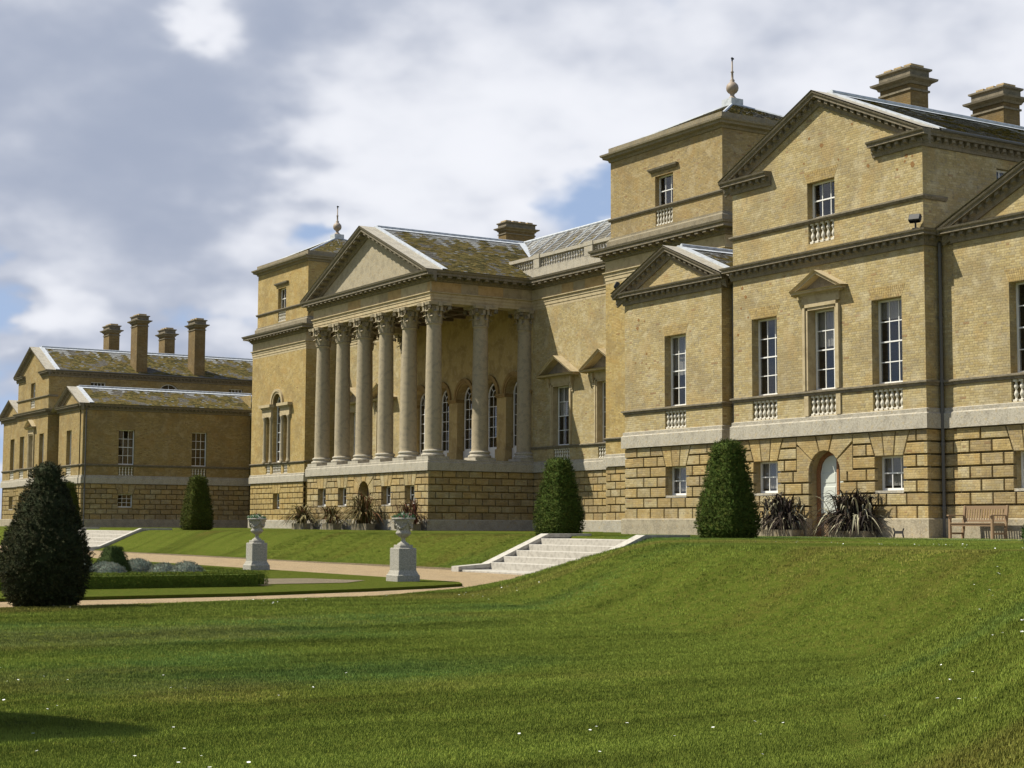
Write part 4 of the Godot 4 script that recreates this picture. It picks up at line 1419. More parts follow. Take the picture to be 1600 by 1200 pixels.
	for s in [-1.0, 1.0]:
		var q := Vector3(s * 0.34, -sl * 0.34 + 0.035, 0)
		if s < 0:
			ld.quad(Vector3(0, ap, -16.6) + q, Vector3(0, ap, zc) + q, Vector3(0, ap + 0.04, zc), Vector3(0, ap + 0.04, -16.6))
		else:
			ld.quad(Vector3(0, ap, zc) + q, Vector3(0, ap, -16.6) + q, Vector3(0, ap + 0.04, -16.6), Vector3(0, ap + 0.04, zc))
	mk(cpg, "coping", M.stone, o)
	var roof := mk(rf, "portico_roof", M.slate, o)
	mk(ld, "lead_flashing", M.lead, o)
	# ---- main roof behind the balustrade
	var mr := MB.new().at(F)
	var yr := 17.0
	var zr := -16.9
	slope(mr, Vector3(-18.5, 14.0, -13.3), Vector3(18.5, 14.0, -13.3), Vector3(18.5, yr, zr), Vector3(-18.5, yr, zr), 0.3, -0.3)
	slope(mr, Vector3(18.5, 14.0, -20.5), Vector3(-18.5, 14.0, -20.5), Vector3(-18.5, yr, zr), Vector3(18.5, yr, zr), 0.3)
	mk(mr, "main_roof", M.slate, o)
	var ml := MB.new().at(F)
	bar(ml, Vector3(-18.5, yr + 0.04, zr), Vector3(18.5, yr + 0.04, zr), 0.09)
	for k in 30:   # rolls of the lead sheets
		var x := -18.0 + k * 1.25
		bar(ml, Vector3(x, 14.05, -13.3), Vector3(x, yr + 0.03, zr), 0.035, 6)
	mk(ml, "lead_rolls", M.lead, o)
	var gt := MB.new().at(F)
	gt.quad(Vector3(-t0, 13.52, zM), Vector3(t0, 13.52, zM), Vector3(t0, 14.0, -13.5), Vector3(-t0, 14.0, -13.5))
	mk(gt, "roof_gutter", M.lead, o)
	# ---- roof balustrade
	for s in [-1.0, 1.0]:
		var g := sub(o, "roof_balustrade")
		var rl := MB.new().at(face("front", s))
		var zB := zM + 0.12
		rl.box(5.2, t0 - 0.02, YE + 0.045, 14.04, zB - 0.16, zB + 0.16)
		rl.box(5.2, t0 - 0.02, 14.58, 14.76, zB - 0.15, zB + 0.15)
		for d in [[7.75, 8.32], [12.6, 13.35]]:
			rl.box(d[0], d[1], 14.041, 14.579, zB - 0.17, zB + 0.17)
			rl.box(d[0] - 0.03, d[1] + 0.03, 14.57, 14.79, zB - 0.19, zB + 0.19)
		put(rl.mesh(), "rail", M.stone, g)
		for r in [[5.3, 7.75, 10], [8.32, 12.6, 18], [13.35, t0, 16]]:
			for i in r[2]:
				put(baluster_mesh(0.54), "baluster", M.stone, g, Transform3D(Basis.IDENTITY, Vector3(s * lerpf(r[0], r[1], (i + 0.5) / r[2]), 14.04, zB)))
	# ---- windows of the main floor
	for s in [-1.0, 1.0]:
		for u in mw:
			window(o, F, s * u, YS + 0.01, 1.56, 3.1, zM - 0.3, 3, 4, 0.5)
			balusters(o, F, s * u - 0.76, s * u + 0.76, 3.7, 4.3, zM - 0.09, 7)
			aedicule(o, F, s * u, YS + 0.02, 0.77, 7.57, 1.72, 9.15, zM)
	# ---- towers
	for s in [-1.0, 1.0]:
		tower(o, s, tc, zT)
	# ---- chimneys
	chimney(o, 1.0, -12.5, -24.0, 1.0, 2.3, 14.0, 20.95, M.brick_old, M.trim, 4)
	# ---- low corridors towards the wings, and the plain rear
	for s in [-1.0, 1.0]:
		var lk := MB.new().at(face("front", s))
		lk.wall(t1 - 0.5, 37.0, 0, 8.5, -13.3, [])
		lk.quad(Vector3(t1, 8.5, -13.3), Vector3(37, 8.5, -13.3), Vector3(37, 9.6, -17), Vector3(t1, 9.6, -17))
		mk(lk, "corridor_wall", M.brick_warm, o)
		var lc := MB.new().at(face("front", s))
		lc.path(CORNICE, [Vector2(t1 - 0.3, -13.3), Vector2(32.9, -13.3)], 8.5)
		lc.path(BAND, [Vector2(t1 - 0.3, -13.3), Vector2(32.7, -13.3)], 0.0)
		lc.path(STRING, [Vector2(t1 - 0.3, -13.3), Vector2(32.7, -13.3)], 0.0)
		mk(lc, "corridor_cornice", M.stone, o)
	var bk := MB.new().at(face("back"))
	bk.wall(-t1, t1, 0, YE, 30.0, [])
	bk.at(R)
	bk.wall(-zTb, 30.0, 0, YE, t1, [])
	bk.at(L)
	bk.wall(-30.0, zTb, 0, YE, t1, [])
	bk.at(F)
	bk.quad(Vector3(-t1, YE - 0.3, -20.4), Vector3(t1, YE - 0.3, -20.4), Vector3(t1, YE - 0.2, -30), Vector3(-t1, YE - 0.2, -30))
	mk(bk, "rear_wall", M.brick, o)
	return o

func tower(o: Node3D, s: float, tc: float, zT: float):
	var F := face("front", s)
	var x0 := 17.43
	var x1 := 25.91
	var z0 := -10.76
	var z1 := -18.95
	var top := 18.49
	var ac := tc - 0.08
	var w := MB.new().at(F)
	w.wall(x0, x1, YE, top, z0, [[ac - 0.68, ac + 0.68, 15.04, 16.46, 0.35, false], [ac - 0.65, ac + 0.65, 14.12, 14.88, 0.24, false]])
	w.quad(Vector3(ac - 0.65, 14.12, z0 - 0.24), Vector3(ac + 0.65, 14.12, z0 - 0.24), Vector3(ac + 0.65, 14.88, z0 - 0.24), Vector3(ac - 0.65, 14.88, z0 - 0.24))
	w.at(face("right", s))
	w.wall(-z0, -z1, YE, top, x1, [])
	w.at(face("left", s))
	w.wall(z1, z0, YE, top, -x0, [])
	w.at(face("back", s))
	w.wall(-x1, -x0, YE, top, -z1, [])
	w.at(F)
	w.quad(Vector3(x0, YE - 0.02, z0 + 0.1), Vector3(x1, YE - 0.02, z0 + 0.1), Vector3(x1, YE - 0.02, z1), Vector3(x0, YE - 0.02, z1))
	mk(w, "tower_attic", M.brick_b if s > 0 else M.brick_warm, o)
	var rect := [Vector2(x0, z0), Vector2(x1, z0), Vector2(x1, z1), Vector2(x0, z1)]
	var c := MB.new().at(F)
	c.path([Vector2(0.14, 0.0), Vector2(0.14, 0.42), Vector2(0.06, 0.5), Vector2(0.06, 0.58), Vector2(0.0, 0.6)], rect, YE, true)
	c.path([Vector2(0.0, -0.72), Vector2(0.06, -0.7), Vector2(0.1, -0.6), Vector2(0.28, -0.54), Vector2(0.3, -0.46), Vector2(0.38, -0.4), Vector2(0.4, -0.32), Vector2(0.08, -0.27), Vector2(0.08, 0.0), Vector2(-0.3, 0.02)], rect, top, true)
	mk(c, "attic_parapet", M.stone_dark, o)
	var sc := MB.new().at(F)
	sc.path([Vector2(0.0, -0.16), Vector2(0.06, -0.14), Vector2(0.11, -0.06), Vector2(0.11, 0.0), Vector2(0.0, 0.02)], rect, 15.02, true)
	sc.path([Vector2(0.0, -0.2), Vector2(0.06, -0.18), Vector2(0.16, -0.08), Vector2(0.18, 0.0), Vector2(0.0, 0.03)], [Vector2(ac - 0.92, z0 - 0.02), Vector2(ac - 0.92, z0), Vector2(ac + 0.92, z0), Vector2(ac + 0.92, z0 - 0.02)], 16.84)
	mk(sc, "attic_string_course", M.trim, o)
	var r := MB.new().at(F)
	var cx := (x0 + x1) / 2
	var cz := (z0 + z1) / 2
	var apex := Vector3(cx, 20.36, cz)
	var q := [Vector3(x0 + 0.1, top - 0.05, z0 - 0.1), Vector3(x1 - 0.1, top - 0.05, z0 - 0.1), Vector3(x1 - 0.1, top - 0.05, z1 + 0.1), Vector3(x0 + 0.1, top - 0.05, z1 + 0.1)]
	for i in 4:
		slope(r, q[i], q[(i + 1) % 4], apex, apex, 0.3, 0.5)
	mk(r, "tower_roof", M.slate, o)
	var ld := MB.new().at(F)
	for i in 4:
		bar(ld, q[i], apex, 0.07, 6)
	mk(ld, "hip_lead", M.lead, o)
	var fb := MB.new().at(F)
	fb.box(cx - 0.36, cx + 0.36, 20.05, 20.55, cz - 0.36, cz + 0.36)
	var fin := mk(fb, "finial", M.lead, o)
	var fl := MB.new(true)
	fl.lathe([Vector2(0.34, 20.55), Vector2(0.2, 20.62), Vector2(0.09, 20.75), Vector2(0.12, 20.84), Vector2(0.21, 20.9), Vector2(0.28, 21.0), Vector2(0.3, 21.12), Vector2(0.27, 21.26), Vector2(0.18, 21.36), Vector2(0.1, 21.42), Vector2(0.12, 21.5), Vector2(0.06, 21.56), Vector2(0.05, 21.86), Vector2(0.09, 21.9), Vector2(0.04, 21.95), Vector2(0.035, 22.42), Vector2(0.0, 22.44)], 16, Vector3(s * cx, 0, cz), false)
	mk(fl, "ball_and_spike", M.gilt, fin)
	var vn := MB.new().at(F)
	vn.box(cx - 0.02, cx + 0.02, 22.3, 22.62, cz - 0.03, cz + 0.03)
	vn.box(cx - 0.016, cx + 0.016, 22.52, 22.6, cz - 0.1, cz + 0.06)
	mk(vn, "weather_vane", M.iron, fin)
	window(o, F, ac, 15.04, 1.36, 1.42, z0 - 0.24, 3, 4 if false else 2)
	balusters(o, F, ac - 0.65, ac + 0.65, 14.14, 14.86, z0 - 0.09, 6)
	# Venetian window
	var v := sub(o, "venetian_surround")
	var b := MB.new().at(F)
	arc_bar(b, 8.46, 0.72, 0.86, zT - 0.35, zT + 0.08, tc)
	arc_bar(b, 8.46, 0.862, 1.04, zT - 0.02, zT + 0.14, tc)
	mk(b, "archivolt", M.ashlar, v)
	for k in [-1.0, 1.0]:
		var e := MB.new().at(F)
		var a0: float = tc + k * 0.74
		var a1: float = tc + k * 2.3
		var lo := minf(a0, a1)
		var hi := maxf(a0, a1)
		e.box(lo, hi, 7.62, 8.16, zT - 0.3, zT + 0.16)
		e.box(lo - 0.05, hi + 0.05, 8.162, 8.26, zT - 0.02, zT + 0.24)
		e.box(lo - 0.16, hi + 0.16, 8.262, 8.46, zT - 0.02, zT + 0.36)
		mk(e, "entablature_block", M.ashlar, v)
		for cu in [0.94, 2.02]:
			var cl := MB.new(true)
			cl.lathe([Vector2(0.2, YS + 0.03), Vector2(0.2, YS + 0.1), Vector2(0.155, YS + 0.18), Vector2(0.15, YS + 0.3), Vector2(0.128, 7.3), Vector2(0.14, 7.34), Vector2(0.15, 7.42), Vector2(0.2, 7.56), Vector2(0.2, 7.61)], 14, Vector3(s * (tc + k * cu), 0, zT + 0.02))
			mk(cl, "small_column", M.column, v)
	arched_window(o, F, tc, YS + 0.02, 1.44, 4.0, zT - 0.28, 3, 6)
	for k in [-1.0, 1.0]:
		window(o, F, tc + k * 1.48, YS + 0.02, 0.68, 3.13, zT - 0.28, 2, 5)
		balusters(o, F, tc + k * 1.46 - 0.34, tc + k * 1.46 + 0.34, 3.7, 4.3, zT - 0.09, 3)
	balusters(o, F, tc - 0.75, tc + 0.75, 3.7, 4.3, zT - 0.09, 6)

# ------------------------------------------------------------------ the ground
var toe := [Vector2(-200, 10.5), Vector2(38, 10.5), Vector2(45.8, 10.7), Vector2(48.6, 13.3), Vector2(52.3, 17.5), Vector2(57, 19.8), Vector2(66.8, 20.6), Vector2(73, 26.5), Vector2(84, 37.5), Vector2(84, 120)]
var gravel_edge := [Vector2(-90, 10.55), Vector2(40.5, 10.55), Vector2(46.2, 10.95), Vector2(48.9, 13.5), Vector2(52.4, 17.7), Vector2(54.4, 20.4), Vector2(55.3, 23.2), Vector2(55.6, 26.5), Vector2(55.8, 70), Vector2(-90, 70)]
var lumps: FastNoiseLite

func seg_dist(p: Vector2, a: Vector2, b: Vector2) -> float:
	var ab := b - a
	var t := clampf((p - a).dot(ab) / ab.length_squared(), 0.0, 1.0)
	return p.distance_to(a + ab * t)

func toe_dist(p: Vector2) -> float:   # positive on the terrace side
	var d := 1e9
	var inside := false
	var n := toe.size()
	for i in n - 1:
		d = minf(d, seg_dist(p, toe[i], toe[i + 1]))
	if p.y > 10.4:
		inside = Geometry2D.is_point_in_polygon(p, toe_poly)
	return -d if inside else d

var toe_poly: PackedVector2Array
var gravel_poly: PackedVector2Array

func gravel_dist(p: Vector2) -> float:   # negative inside the gravel
	var d := 1e9
	for i in gravel_edge.size() - 2:
		d = minf(d, seg_dist(p, gravel_edge[i], gravel_edge[i + 1]))
	if p.y < 10.0 or p.x > 56.5:
		return d
	return -d if Geometry2D.is_point_in_polygon(p, gravel_poly) else d

func ground(x: float, z: float) -> float:
	var d := toe_dist(Vector2(x, z))
	var low := -0.945 - 0.27 * smoothstep(55.0, 70.0, x)
	var wd := lerpf(lerpf(2.65, 3.9, smoothstep(46.0, 50.0, x)), 2.9, smoothstep(54.0, 61.0, x))
	var t := clampf(d / wd, 0.0, 1.0)
	var s := t * t * (3.0 - 2.0 * t)
	s = lerpf(s, t, 0.4)
	var h := lerpf(low, 0.0, s)
	h += lumps.get_noise_2d(x, z) * 0.035 * smoothstep(9.0, 12.0, z)
	for st in [[40.75, 45.85], [-5.7, 5.7]]:
		if x > st[0] and x < st[1] and z > 7.4 and z < 10.9:
			h -= 0.35
	return h

func terrain():
	toe_poly = PackedVector2Array(toe + [Vector2(-200, 120)])
	gravel_poly = PackedVector2Array(gravel_edge)
	lumps = nz(201, 0.09, 3)
	var far := MB.new()
	far.quad(Vector3(-3000, -1.75, 3000), Vector3(3000, -1.75, 3000), Vector3(3000, -1.75, -3000), Vector3(-3000, -1.75, -3000))
	tag(mk(far, "ground", M.meadow), "", "", "", "structure")
	var gx := -72.0
	var gz := -34.0
	var sx := 0.42
	var sz := 0.36
	var nx := int((98.0 - gx) / sx)
	var nz_ := int((50.0 - gz) / sz)
	var P := PackedVector3Array()
	var N := PackedVector3Array()
	var C := PackedColorArray()
	var D := PackedFloat32Array()
	var I := PackedInt32Array()
	var patch := nz(211, 0.11, 4)
	var streak := nz(212, 0.55, 3)
	for j in nz_ + 1:
		for i in nx + 1:
			var x := gx + i * sx
			var z := gz + j * sz
			P.append(Vector3(x, ground(x, z), z))
			D.append(gravel_dist(Vector2(x, z)))
			C.append(turf(patch, streak, x, z))
	N.resize(P.size())
	var wdt := nx + 1
	for j in nz_ + 1:
		for i in nx + 1:
			var a := P[j * wdt + maxi(i - 1, 0)]
			var b := P[j * wdt + mini(i + 1, nx)]
			var c := P[maxi(j - 1, 0) * wdt + i]
			var d := P[mini(j + 1, nz_) * wdt + i]
			N[j * wdt + i] = (d - c).cross(b - a).normalized()
	var skirt := MB.new()
	for j in nz_:
		for i in nx:
			var id := [j * wdt + i, j * wdt + i + 1, (j + 1) * wdt + i + 1, (j + 1) * wdt + i]
			var ins := 0
			for k in id:
				if D[k] > 0.0:
					ins += 1
			if ins == 0:
				continue
			if ins == 4:
				I.append_array([id[0], id[1], id[2], id[0], id[2], id[3]])
				continue
			var poly := []
			var cutp := []
			for k in 4:
				var p: int = id[k]
				var q: int = id[(k + 1) % 4]
				if D[p] > 0.0:
					poly.append(p)
				if (D[p] > 0.0) != (D[q] > 0.0):
					var t := D[p] / (D[p] - D[q])
					P.append(P[p].lerp(P[q], t)); N.append(N[p].lerp(N[q], t).normalized()); C.append(C[p].lerp(C[q], t)); D.append(0.0)
					poly.append(P.size() - 1)
					cutp.append(P.size() - 1)
			for k in range(1, poly.size() - 1):
				I.append_array([poly[0], poly[k], poly[k + 1]])
			if cutp.size() == 2:
				var u := P[cutp[0]]
				var v := P[cutp[1]]
				skirt.quad(Vector3(u.x, -1.03, u.z), Vector3(v.x, -1.03, v.z), v, u)
	var arr := []
	arr.resize(Mesh.ARRAY_MAX)
	arr[Mesh.ARRAY_VERTEX] = P
	arr[Mesh.ARRAY_NORMAL] = N
	arr[Mesh.ARRAY_COLOR] = C
	arr[Mesh.ARRAY_INDEX] = I
	var am := ArrayMesh.new()
	am.add_surface_from_arrays(Mesh.PRIMITIVE_TRIANGLES, arr)
	tag(put(am, "lawn", M.lawn), "mown lawn with a grass bank rising to the terrace", "", "", "structure")
	tag(mk(skirt, "lawn_edging", M.soil), "", "", "", "structure")
	var gv := MB.new()
	gv.quad(Vector3(-72, -0.985, 48), Vector3(56.0, -0.985, 48), Vector3(56.0, -0.985, 9.8), Vector3(-72, -0.985, 9.8))
	tag(mk(gv, "gravel_path", M.gravel), "", "", "", "structure")
	# grass plots inside the gravel
	var isl := [Vector2(-60, 16.0), Vector2(49.6, 16.0), Vector2(50.6, 16.5), Vector2(51.3, 17.6), Vector2(52.2, 19.6), Vector2(53.1, 22.5), Vector2(53.3, 25.4), Vector2(53.4, 44), Vector2(-60, 44)]
	var il := MB.new()
	il.col(Color(0.95, 0.95, 0.95))
	var ip := PackedVector2Array()
	for v in isl:
		ip.append(v)
	var ix := Geometry2D.triangulate_polygon(ip)
	for k in range(0, ix.size(), 3):
		var a := ip[ix[k]]
		var b := ip[ix[k + 1]]
		var c := ip[ix[k + 2]]
		if (b - a).cross(c - a) > 0:
			var tmp := b
			b = c
			c = tmp
		il.tri(Vector3(a.x, -0.925, a.y), Vector3(b.x, -0.925, b.y), Vector3(c.x, -0.925, c.y))
	for k in ip.size():
		var a := ip[k]
		var b := ip[(k + 1) % ip.size()]
		il.quad(Vector3(b.x, -1.0, b.y), Vector3(a.x, -1.0, a.y), Vector3(a.x, -0.925, a.y), Vector3(b.x, -0.925, b.y))
	tag(mk(il, "parterre_lawn", M.lawn), "", "", "", "structure")
	var bed := MB.new()
	var bp := [Vector2(46.4, 18.2), Vector2(48.2, 17.6), Vector2(49.3, 18.6), Vector2(49.4, 20.4), Vector2(48.0, 21.2), Vector2(46.2, 20.6)]
	for k in range(1, bp.size() - 1):
		bed.tri(Vector3(bp[0].x, -0.915, bp[0].y), Vector3(bp[k + 1].x, -0.915, bp[k + 1].y), Vector3(bp[k].x, -0.915, bp[k].y))
	bed.quad(Vector3(40.0, -0.913, 27.5), Vector3(50.0, -0.913, 27.5), Vector3(50.0, -0.913, 20.6), Vector3(40.0, -0.913, 20.6))
	tag(mk(bed, "bare_bed", M.soil), "", "", "", "structure")
	var pv := MB.new()
	pv.box(39.0, 60.0, -0.2, 0.012, 0.0, 1.85)
	tag(mk(pv, "paved_path", M.paving), "", "", "", "structure")

func turf(patch: FastNoiseLite, streak: FastNoiseLite, x: float, z: float) -> Color:
	# mown stripes running towards the house, dry patches, lusher patches
	var n := patch.get_noise_2d(x, z)
	var band := streak.get_noise_2d(x * 1.5, z * 0.13) * 1.7 + streak.get_noise_2d(x * 3.4 + 50.0, z * 0.5) * 1.0
	var v := 1.0 + 0.27 * clampf(band, -1.2, 1.2) + 0.22 * n
	var dry := smoothstep(0.05, 0.4, patch.get_noise_2d(x * 1.7 + 40.0, z * 0.8 + 17.0))
	var lush := smoothstep(0.1, 0.5, patch.get_noise_2d(x * 0.9 - 30.0, z * 0.5 + 70.0))
	return Color(v * (1.0 + 0.34 * dry - 0.2 * lush), v * (1.0 + 0.03 * dry), v * (1.0 + 0.35 * dry + 0.4 * lush))

# ------------------------------------------------------------------ plants
func tuft_mesh(n: int, h: float, spread: float, wd: float, seed_: int) -> Mesh:
	var r := RandomNumberGenerator.new()
	r.seed = seed_
	var b := MB.new()
	for i in n:
		var a := r.randf() * TAU
		var o := Vector3(cos(a), 0, sin(a)) * spread * sqrt(r.randf())
		var t := r.randf() * TAU
		var s := Vector3(cos(t), 0, sin(t)) * wd * 0.5
		var hh := h * r.randf_range(0.55, 1.1)
		var lean := Vector3(r.randf_range(-0.6, 0.6), 0, r.randf_range(-0.6, 0.6)) * hh
		var v := r.randf_range(0.7, 1.35)
		b.col(Color(v, v, v * 0.9))
		b.tri(o - s + Vector3(0, -0.01, 0), o + s + Vector3(0, -0.01, 0), o + lean + Vector3(0, hh, 0))
	return b.mesh()

func scatter(called: String, mesh: Mesh, m: Material, ts: Array, cols: PackedColorArray, parent: Node = null) -> MultiMeshInstance3D:
	var mm := MultiMesh.new()
	mm.transform_format = MultiMesh.TRANSFORM_3D
	mm.use_colors = true
	mm.mesh = mesh
	mm.instance_count = ts.size()
	for i in ts.size():
		mm.set_instance_transform(i, ts[i])
		mm.set_instance_color(i, cols[i])
	var o := MultiMeshInstance3D.new()
	o.multimesh = mm
	o.material_override = m
	o.set_meta("kind", "stuff")
	if parent == null:
		o.name = numbered(called)
		add_child(o)
	else:
		o.name = called
		parent.add_child(o, true)
	return o

func grass():
	var patch := nz(211, 0.11, 4)
	var streak := nz(212, 0.55, 3)
	var yaw := deg_to_rad(58.306)
	var fw := Vector2(-sin(yaw), -cos(yaw))
	var rt := Vector2(cos(yaw), -sin(yaw))
	var rings := [[6.5, 13.0, 560.0, 1.0], [13.0, 22.0, 300.0, 1.1], [22.0, 34.0, 140.0, 1.35], [34.0, 62.0, 75.0, 1.5]]
	var ts := []
	var cs := PackedColorArray()
	for g in rings:
		var area: float = 0.5 * (g[1] * g[1] - g[0] * g[0]) * 0.74
		for i in int(area * g[2]):
			var d := sqrt(rng.randf_range(g[0] * g[0], g[1] * g[1]))
			var a := rng.randf_range(-0.37, 0.37)
			var p := Vector2(CAM.x, CAM.z) + (fw * cos(a) + rt * sin(a)) * d
			if p.x < 56.5 and gravel_dist(p) < 0.12:
				continue
			var s: float = g[3] * rng.randf_range(0.75, 1.25)
			var bs := Basis(Vector3.UP, rng.randf() * TAU).scaled(Vector3(s, s * 0.9, s))
			ts.append(Transform3D(bs, Vector3(p.x, ground(p.x, p.y) + 0.006, p.y)))
			var c := turf(patch, streak, p.x, p.y)
			cs.append(Color(c.r * 0.170, c.g * 0.212, c.b * 0.038))
	var gm := scatter("grass", tuft_mesh(18, 0.015, 0.06, 0.0055, 5), M.blade, ts, cs)
	gm.set_meta("label", "short mown grass blades covering the front lawn")
	gm.set_meta("category", "grass")
	# daisies
	var dm := MB.new()
	for k in 6:
		var a := TAU * k / 6.0
		dm.tri(Vector3.ZERO, Vector3(cos(a), 0.1, -sin(a)) * 0.010, Vector3(cos(a + 1.0), 0.1, -sin(a + 1.0)) * 0.010)
	ts = []
	cs = PackedColorArray()
	var clump := []
	for i in 22:
		clump.append([rng.randf_range(9.0, 34.0), rng.randf_range(-0.34, 0.34)])
	for i in 260:
		var q: Array = clump[rng.randi() % clump.size()]
		var d2: float = q[0]
		var a2: float = q[1]
		var p2 := Vector2(CAM.x, CAM.z) + (fw * cos(a2) + rt * sin(a2)) * d2 + Vector2(rng.randfn(0, 0.5), rng.randfn(0, 0.5))
		if p2.x < 56.5 and gravel_dist(p2) < 0.2:
			continue
		ts.append(Transform3D(Basis.from_euler(Vector3(rng.randf_range(0.0, 0.5), rng.randf() * TAU, 0)).scaled(Vector3.ONE * rng.randf_range(0.8, 1.5)), Vector3(p2.x, ground(p2.x, p2.y) + 0.035, p2.y)))
		cs.append(Color(0.75, 0.75, 0.7))
	var dn := scatter("daisies", dm.mesh(), M.leaf, ts, cs)
	dn.set_meta("label", "scattered tiny white daisies in the lawn")
	dn.set_meta("category", "daisies")

# clipped evergreen: rings of [height, half width, roundness 0 square .. 1 round]
func topiary(called: String, label: String, group: String, at: Vector3, turn: float, rows: Array, tone: Color, size: float, dens: float):
	var o := base(called, at, turn)
	tag(o, label, "shrub", group)
	var seg := 32
	var core := MB.new()
	core.col(tone)
	var tr := MB.new()
	bar(tr, Vector3(0, -0.15, 0), Vector3(0, rows[0][0] + 0.3, 0), 0.09)
	mk(tr, "trunk", M.bark, o)
	var ringp := []
	for r in rows:
		var q := []
		for i in seg:
			q.append(outline(TAU * i / seg, r[1], r[2]) + Vector3(0, r[0], 0))
		ringp.append(q)
	var ts := []
	var cs := PackedColorArray()
	for k in ringp.size() - 1:
		for i in seg:
			var j := (i + 1) % seg
			var a: Vector3 = ringp[k][i]
			var b: Vector3 = ringp[k][j]
			var c: Vector3 = ringp[k + 1][j]
			var d: Vector3 = ringp[k + 1][i]
			core.quad(a * Vector3(0.9, 1, 0.9), b * Vector3(0.9, 1, 0.9), c * Vector3(0.9, 1, 0.9), d * Vector3(0.9, 1, 0.9))
			leafy(ts, cs, a, b, c, d, tone, size, dens)
	var top := Vector3(0, rows[rows.size() - 1][0], 0)
	var last: Array = ringp[ringp.size() - 1]
	for i in seg:
		core.tri(top, last[i] * Vector3(0.9, 1, 0.9), last[(i + 1) % seg] * Vector3(0.9, 1, 0.9))
		leafy(ts, cs, last[i], last[(i + 1) % seg], top, top, tone, size, dens)
	var first: Array = ringp[0]
	for i in seg:
		core.tri(Vector3(0, rows[0][0], 0), first[(i + 1) % seg], first[i])
	var cm := mk(core, "inner_foliage", M.leaf, o)
	cm.set_meta("kind", "stuff")
	scatter("crown", mesh_cache.sprig, M.leaf, ts, cs, o)

func outline(a: float, hw: float, rnd: float) -> Vector3:
	var c := cos(a)
	var s := sin(a)
	var sq: float = 1.0 / pow(pow(absf(c), 9.0) + pow(absf(s), 9.0), 1.0 / 9.0)
	var r := hw * lerpf(sq, 1.05, rnd)
	return Vector3(c * r, 0, -s * r)

var bumps := FastNoiseLite.new()
func leafy(ts: Array, cs: PackedColorArray, a: Vector3, b: Vector3, c: Vector3, d: Vector3, tone: Color, size: float, dens: float):
	var n := (b - a).cross(d - a)
	var ar := n.length() * 0.5 + (c - b).cross(d - b).length() * 0.5
	if n.length() < 1e-8:
		n = (c - b).cross(a - b)
	n = n.normalized()
	var cnt := ar * dens
	var k := int(cnt) + (1 if rng.randf() < cnt - int(cnt) else 0)
	for i in k:
		var u := rng.randf()
		var v := rng.randf()
		var p := a.lerp(b, u).lerp(d.lerp(c, u), v)
		var lump := bumps.get_noise_3d(p.x * 3.0, p.y * 3.0, p.z * 3.0)
		p += n * (rng.randf_range(-0.06, 0.03) + lump * 0.07 + (0.05 if rng.randf() < 0.04 else 0.0)) * size / 0.07
		var dir := (n * rng.randf_range(0.3, 1.2) + Vector3(rng.randf_range(-1, 1), rng.randf_range(-0.3, 1.0), rng.randf_range(-1, 1)) * 0.8).normalized()
		var sd := dir.cross(Vector3(rng.randf_range(-1, 1), rng.randf_range(-1, 1), rng.randf_range(-1, 1))).normalized()
		var s := size * rng.randf_range(0.7, 1.4)
		ts.append(Transform3D(Basis(sd, dir, sd.cross(dir)).scaled_local(Vector3.ONE * s), p))
		var vv := rng.randf_range(0.55, 1.35)
		cs.append(Color(tone.r * vv * rng.randf_range(0.85, 1.3), tone.g * vv, tone.b * vv))

func sprig_mesh() -> Mesh:
	# a shoot with narrow needles; y is its direction, about one unit long
	var b := MB.new()
	b.col(Color(1, 1, 1))
	for i in 9:
		var t := i / 8.0
		var a := i * 2.4
		var o := Vector3(0, t * 0.8, 0)
		var out := Vector3(cos(a), 0.55, sin(a)).normalized() * (0.55 - 0.2 * t)
		var sd := out.cross(Vector3.UP).normalized() * 0.1
		b.tri(o - sd, o + sd, o + out)
	b.tri(Vector3(-0.1, 0.5, 0), Vector3(0.1, 0.5, 0), Vector3(0, 1.1, 0))
	return b.mesh()

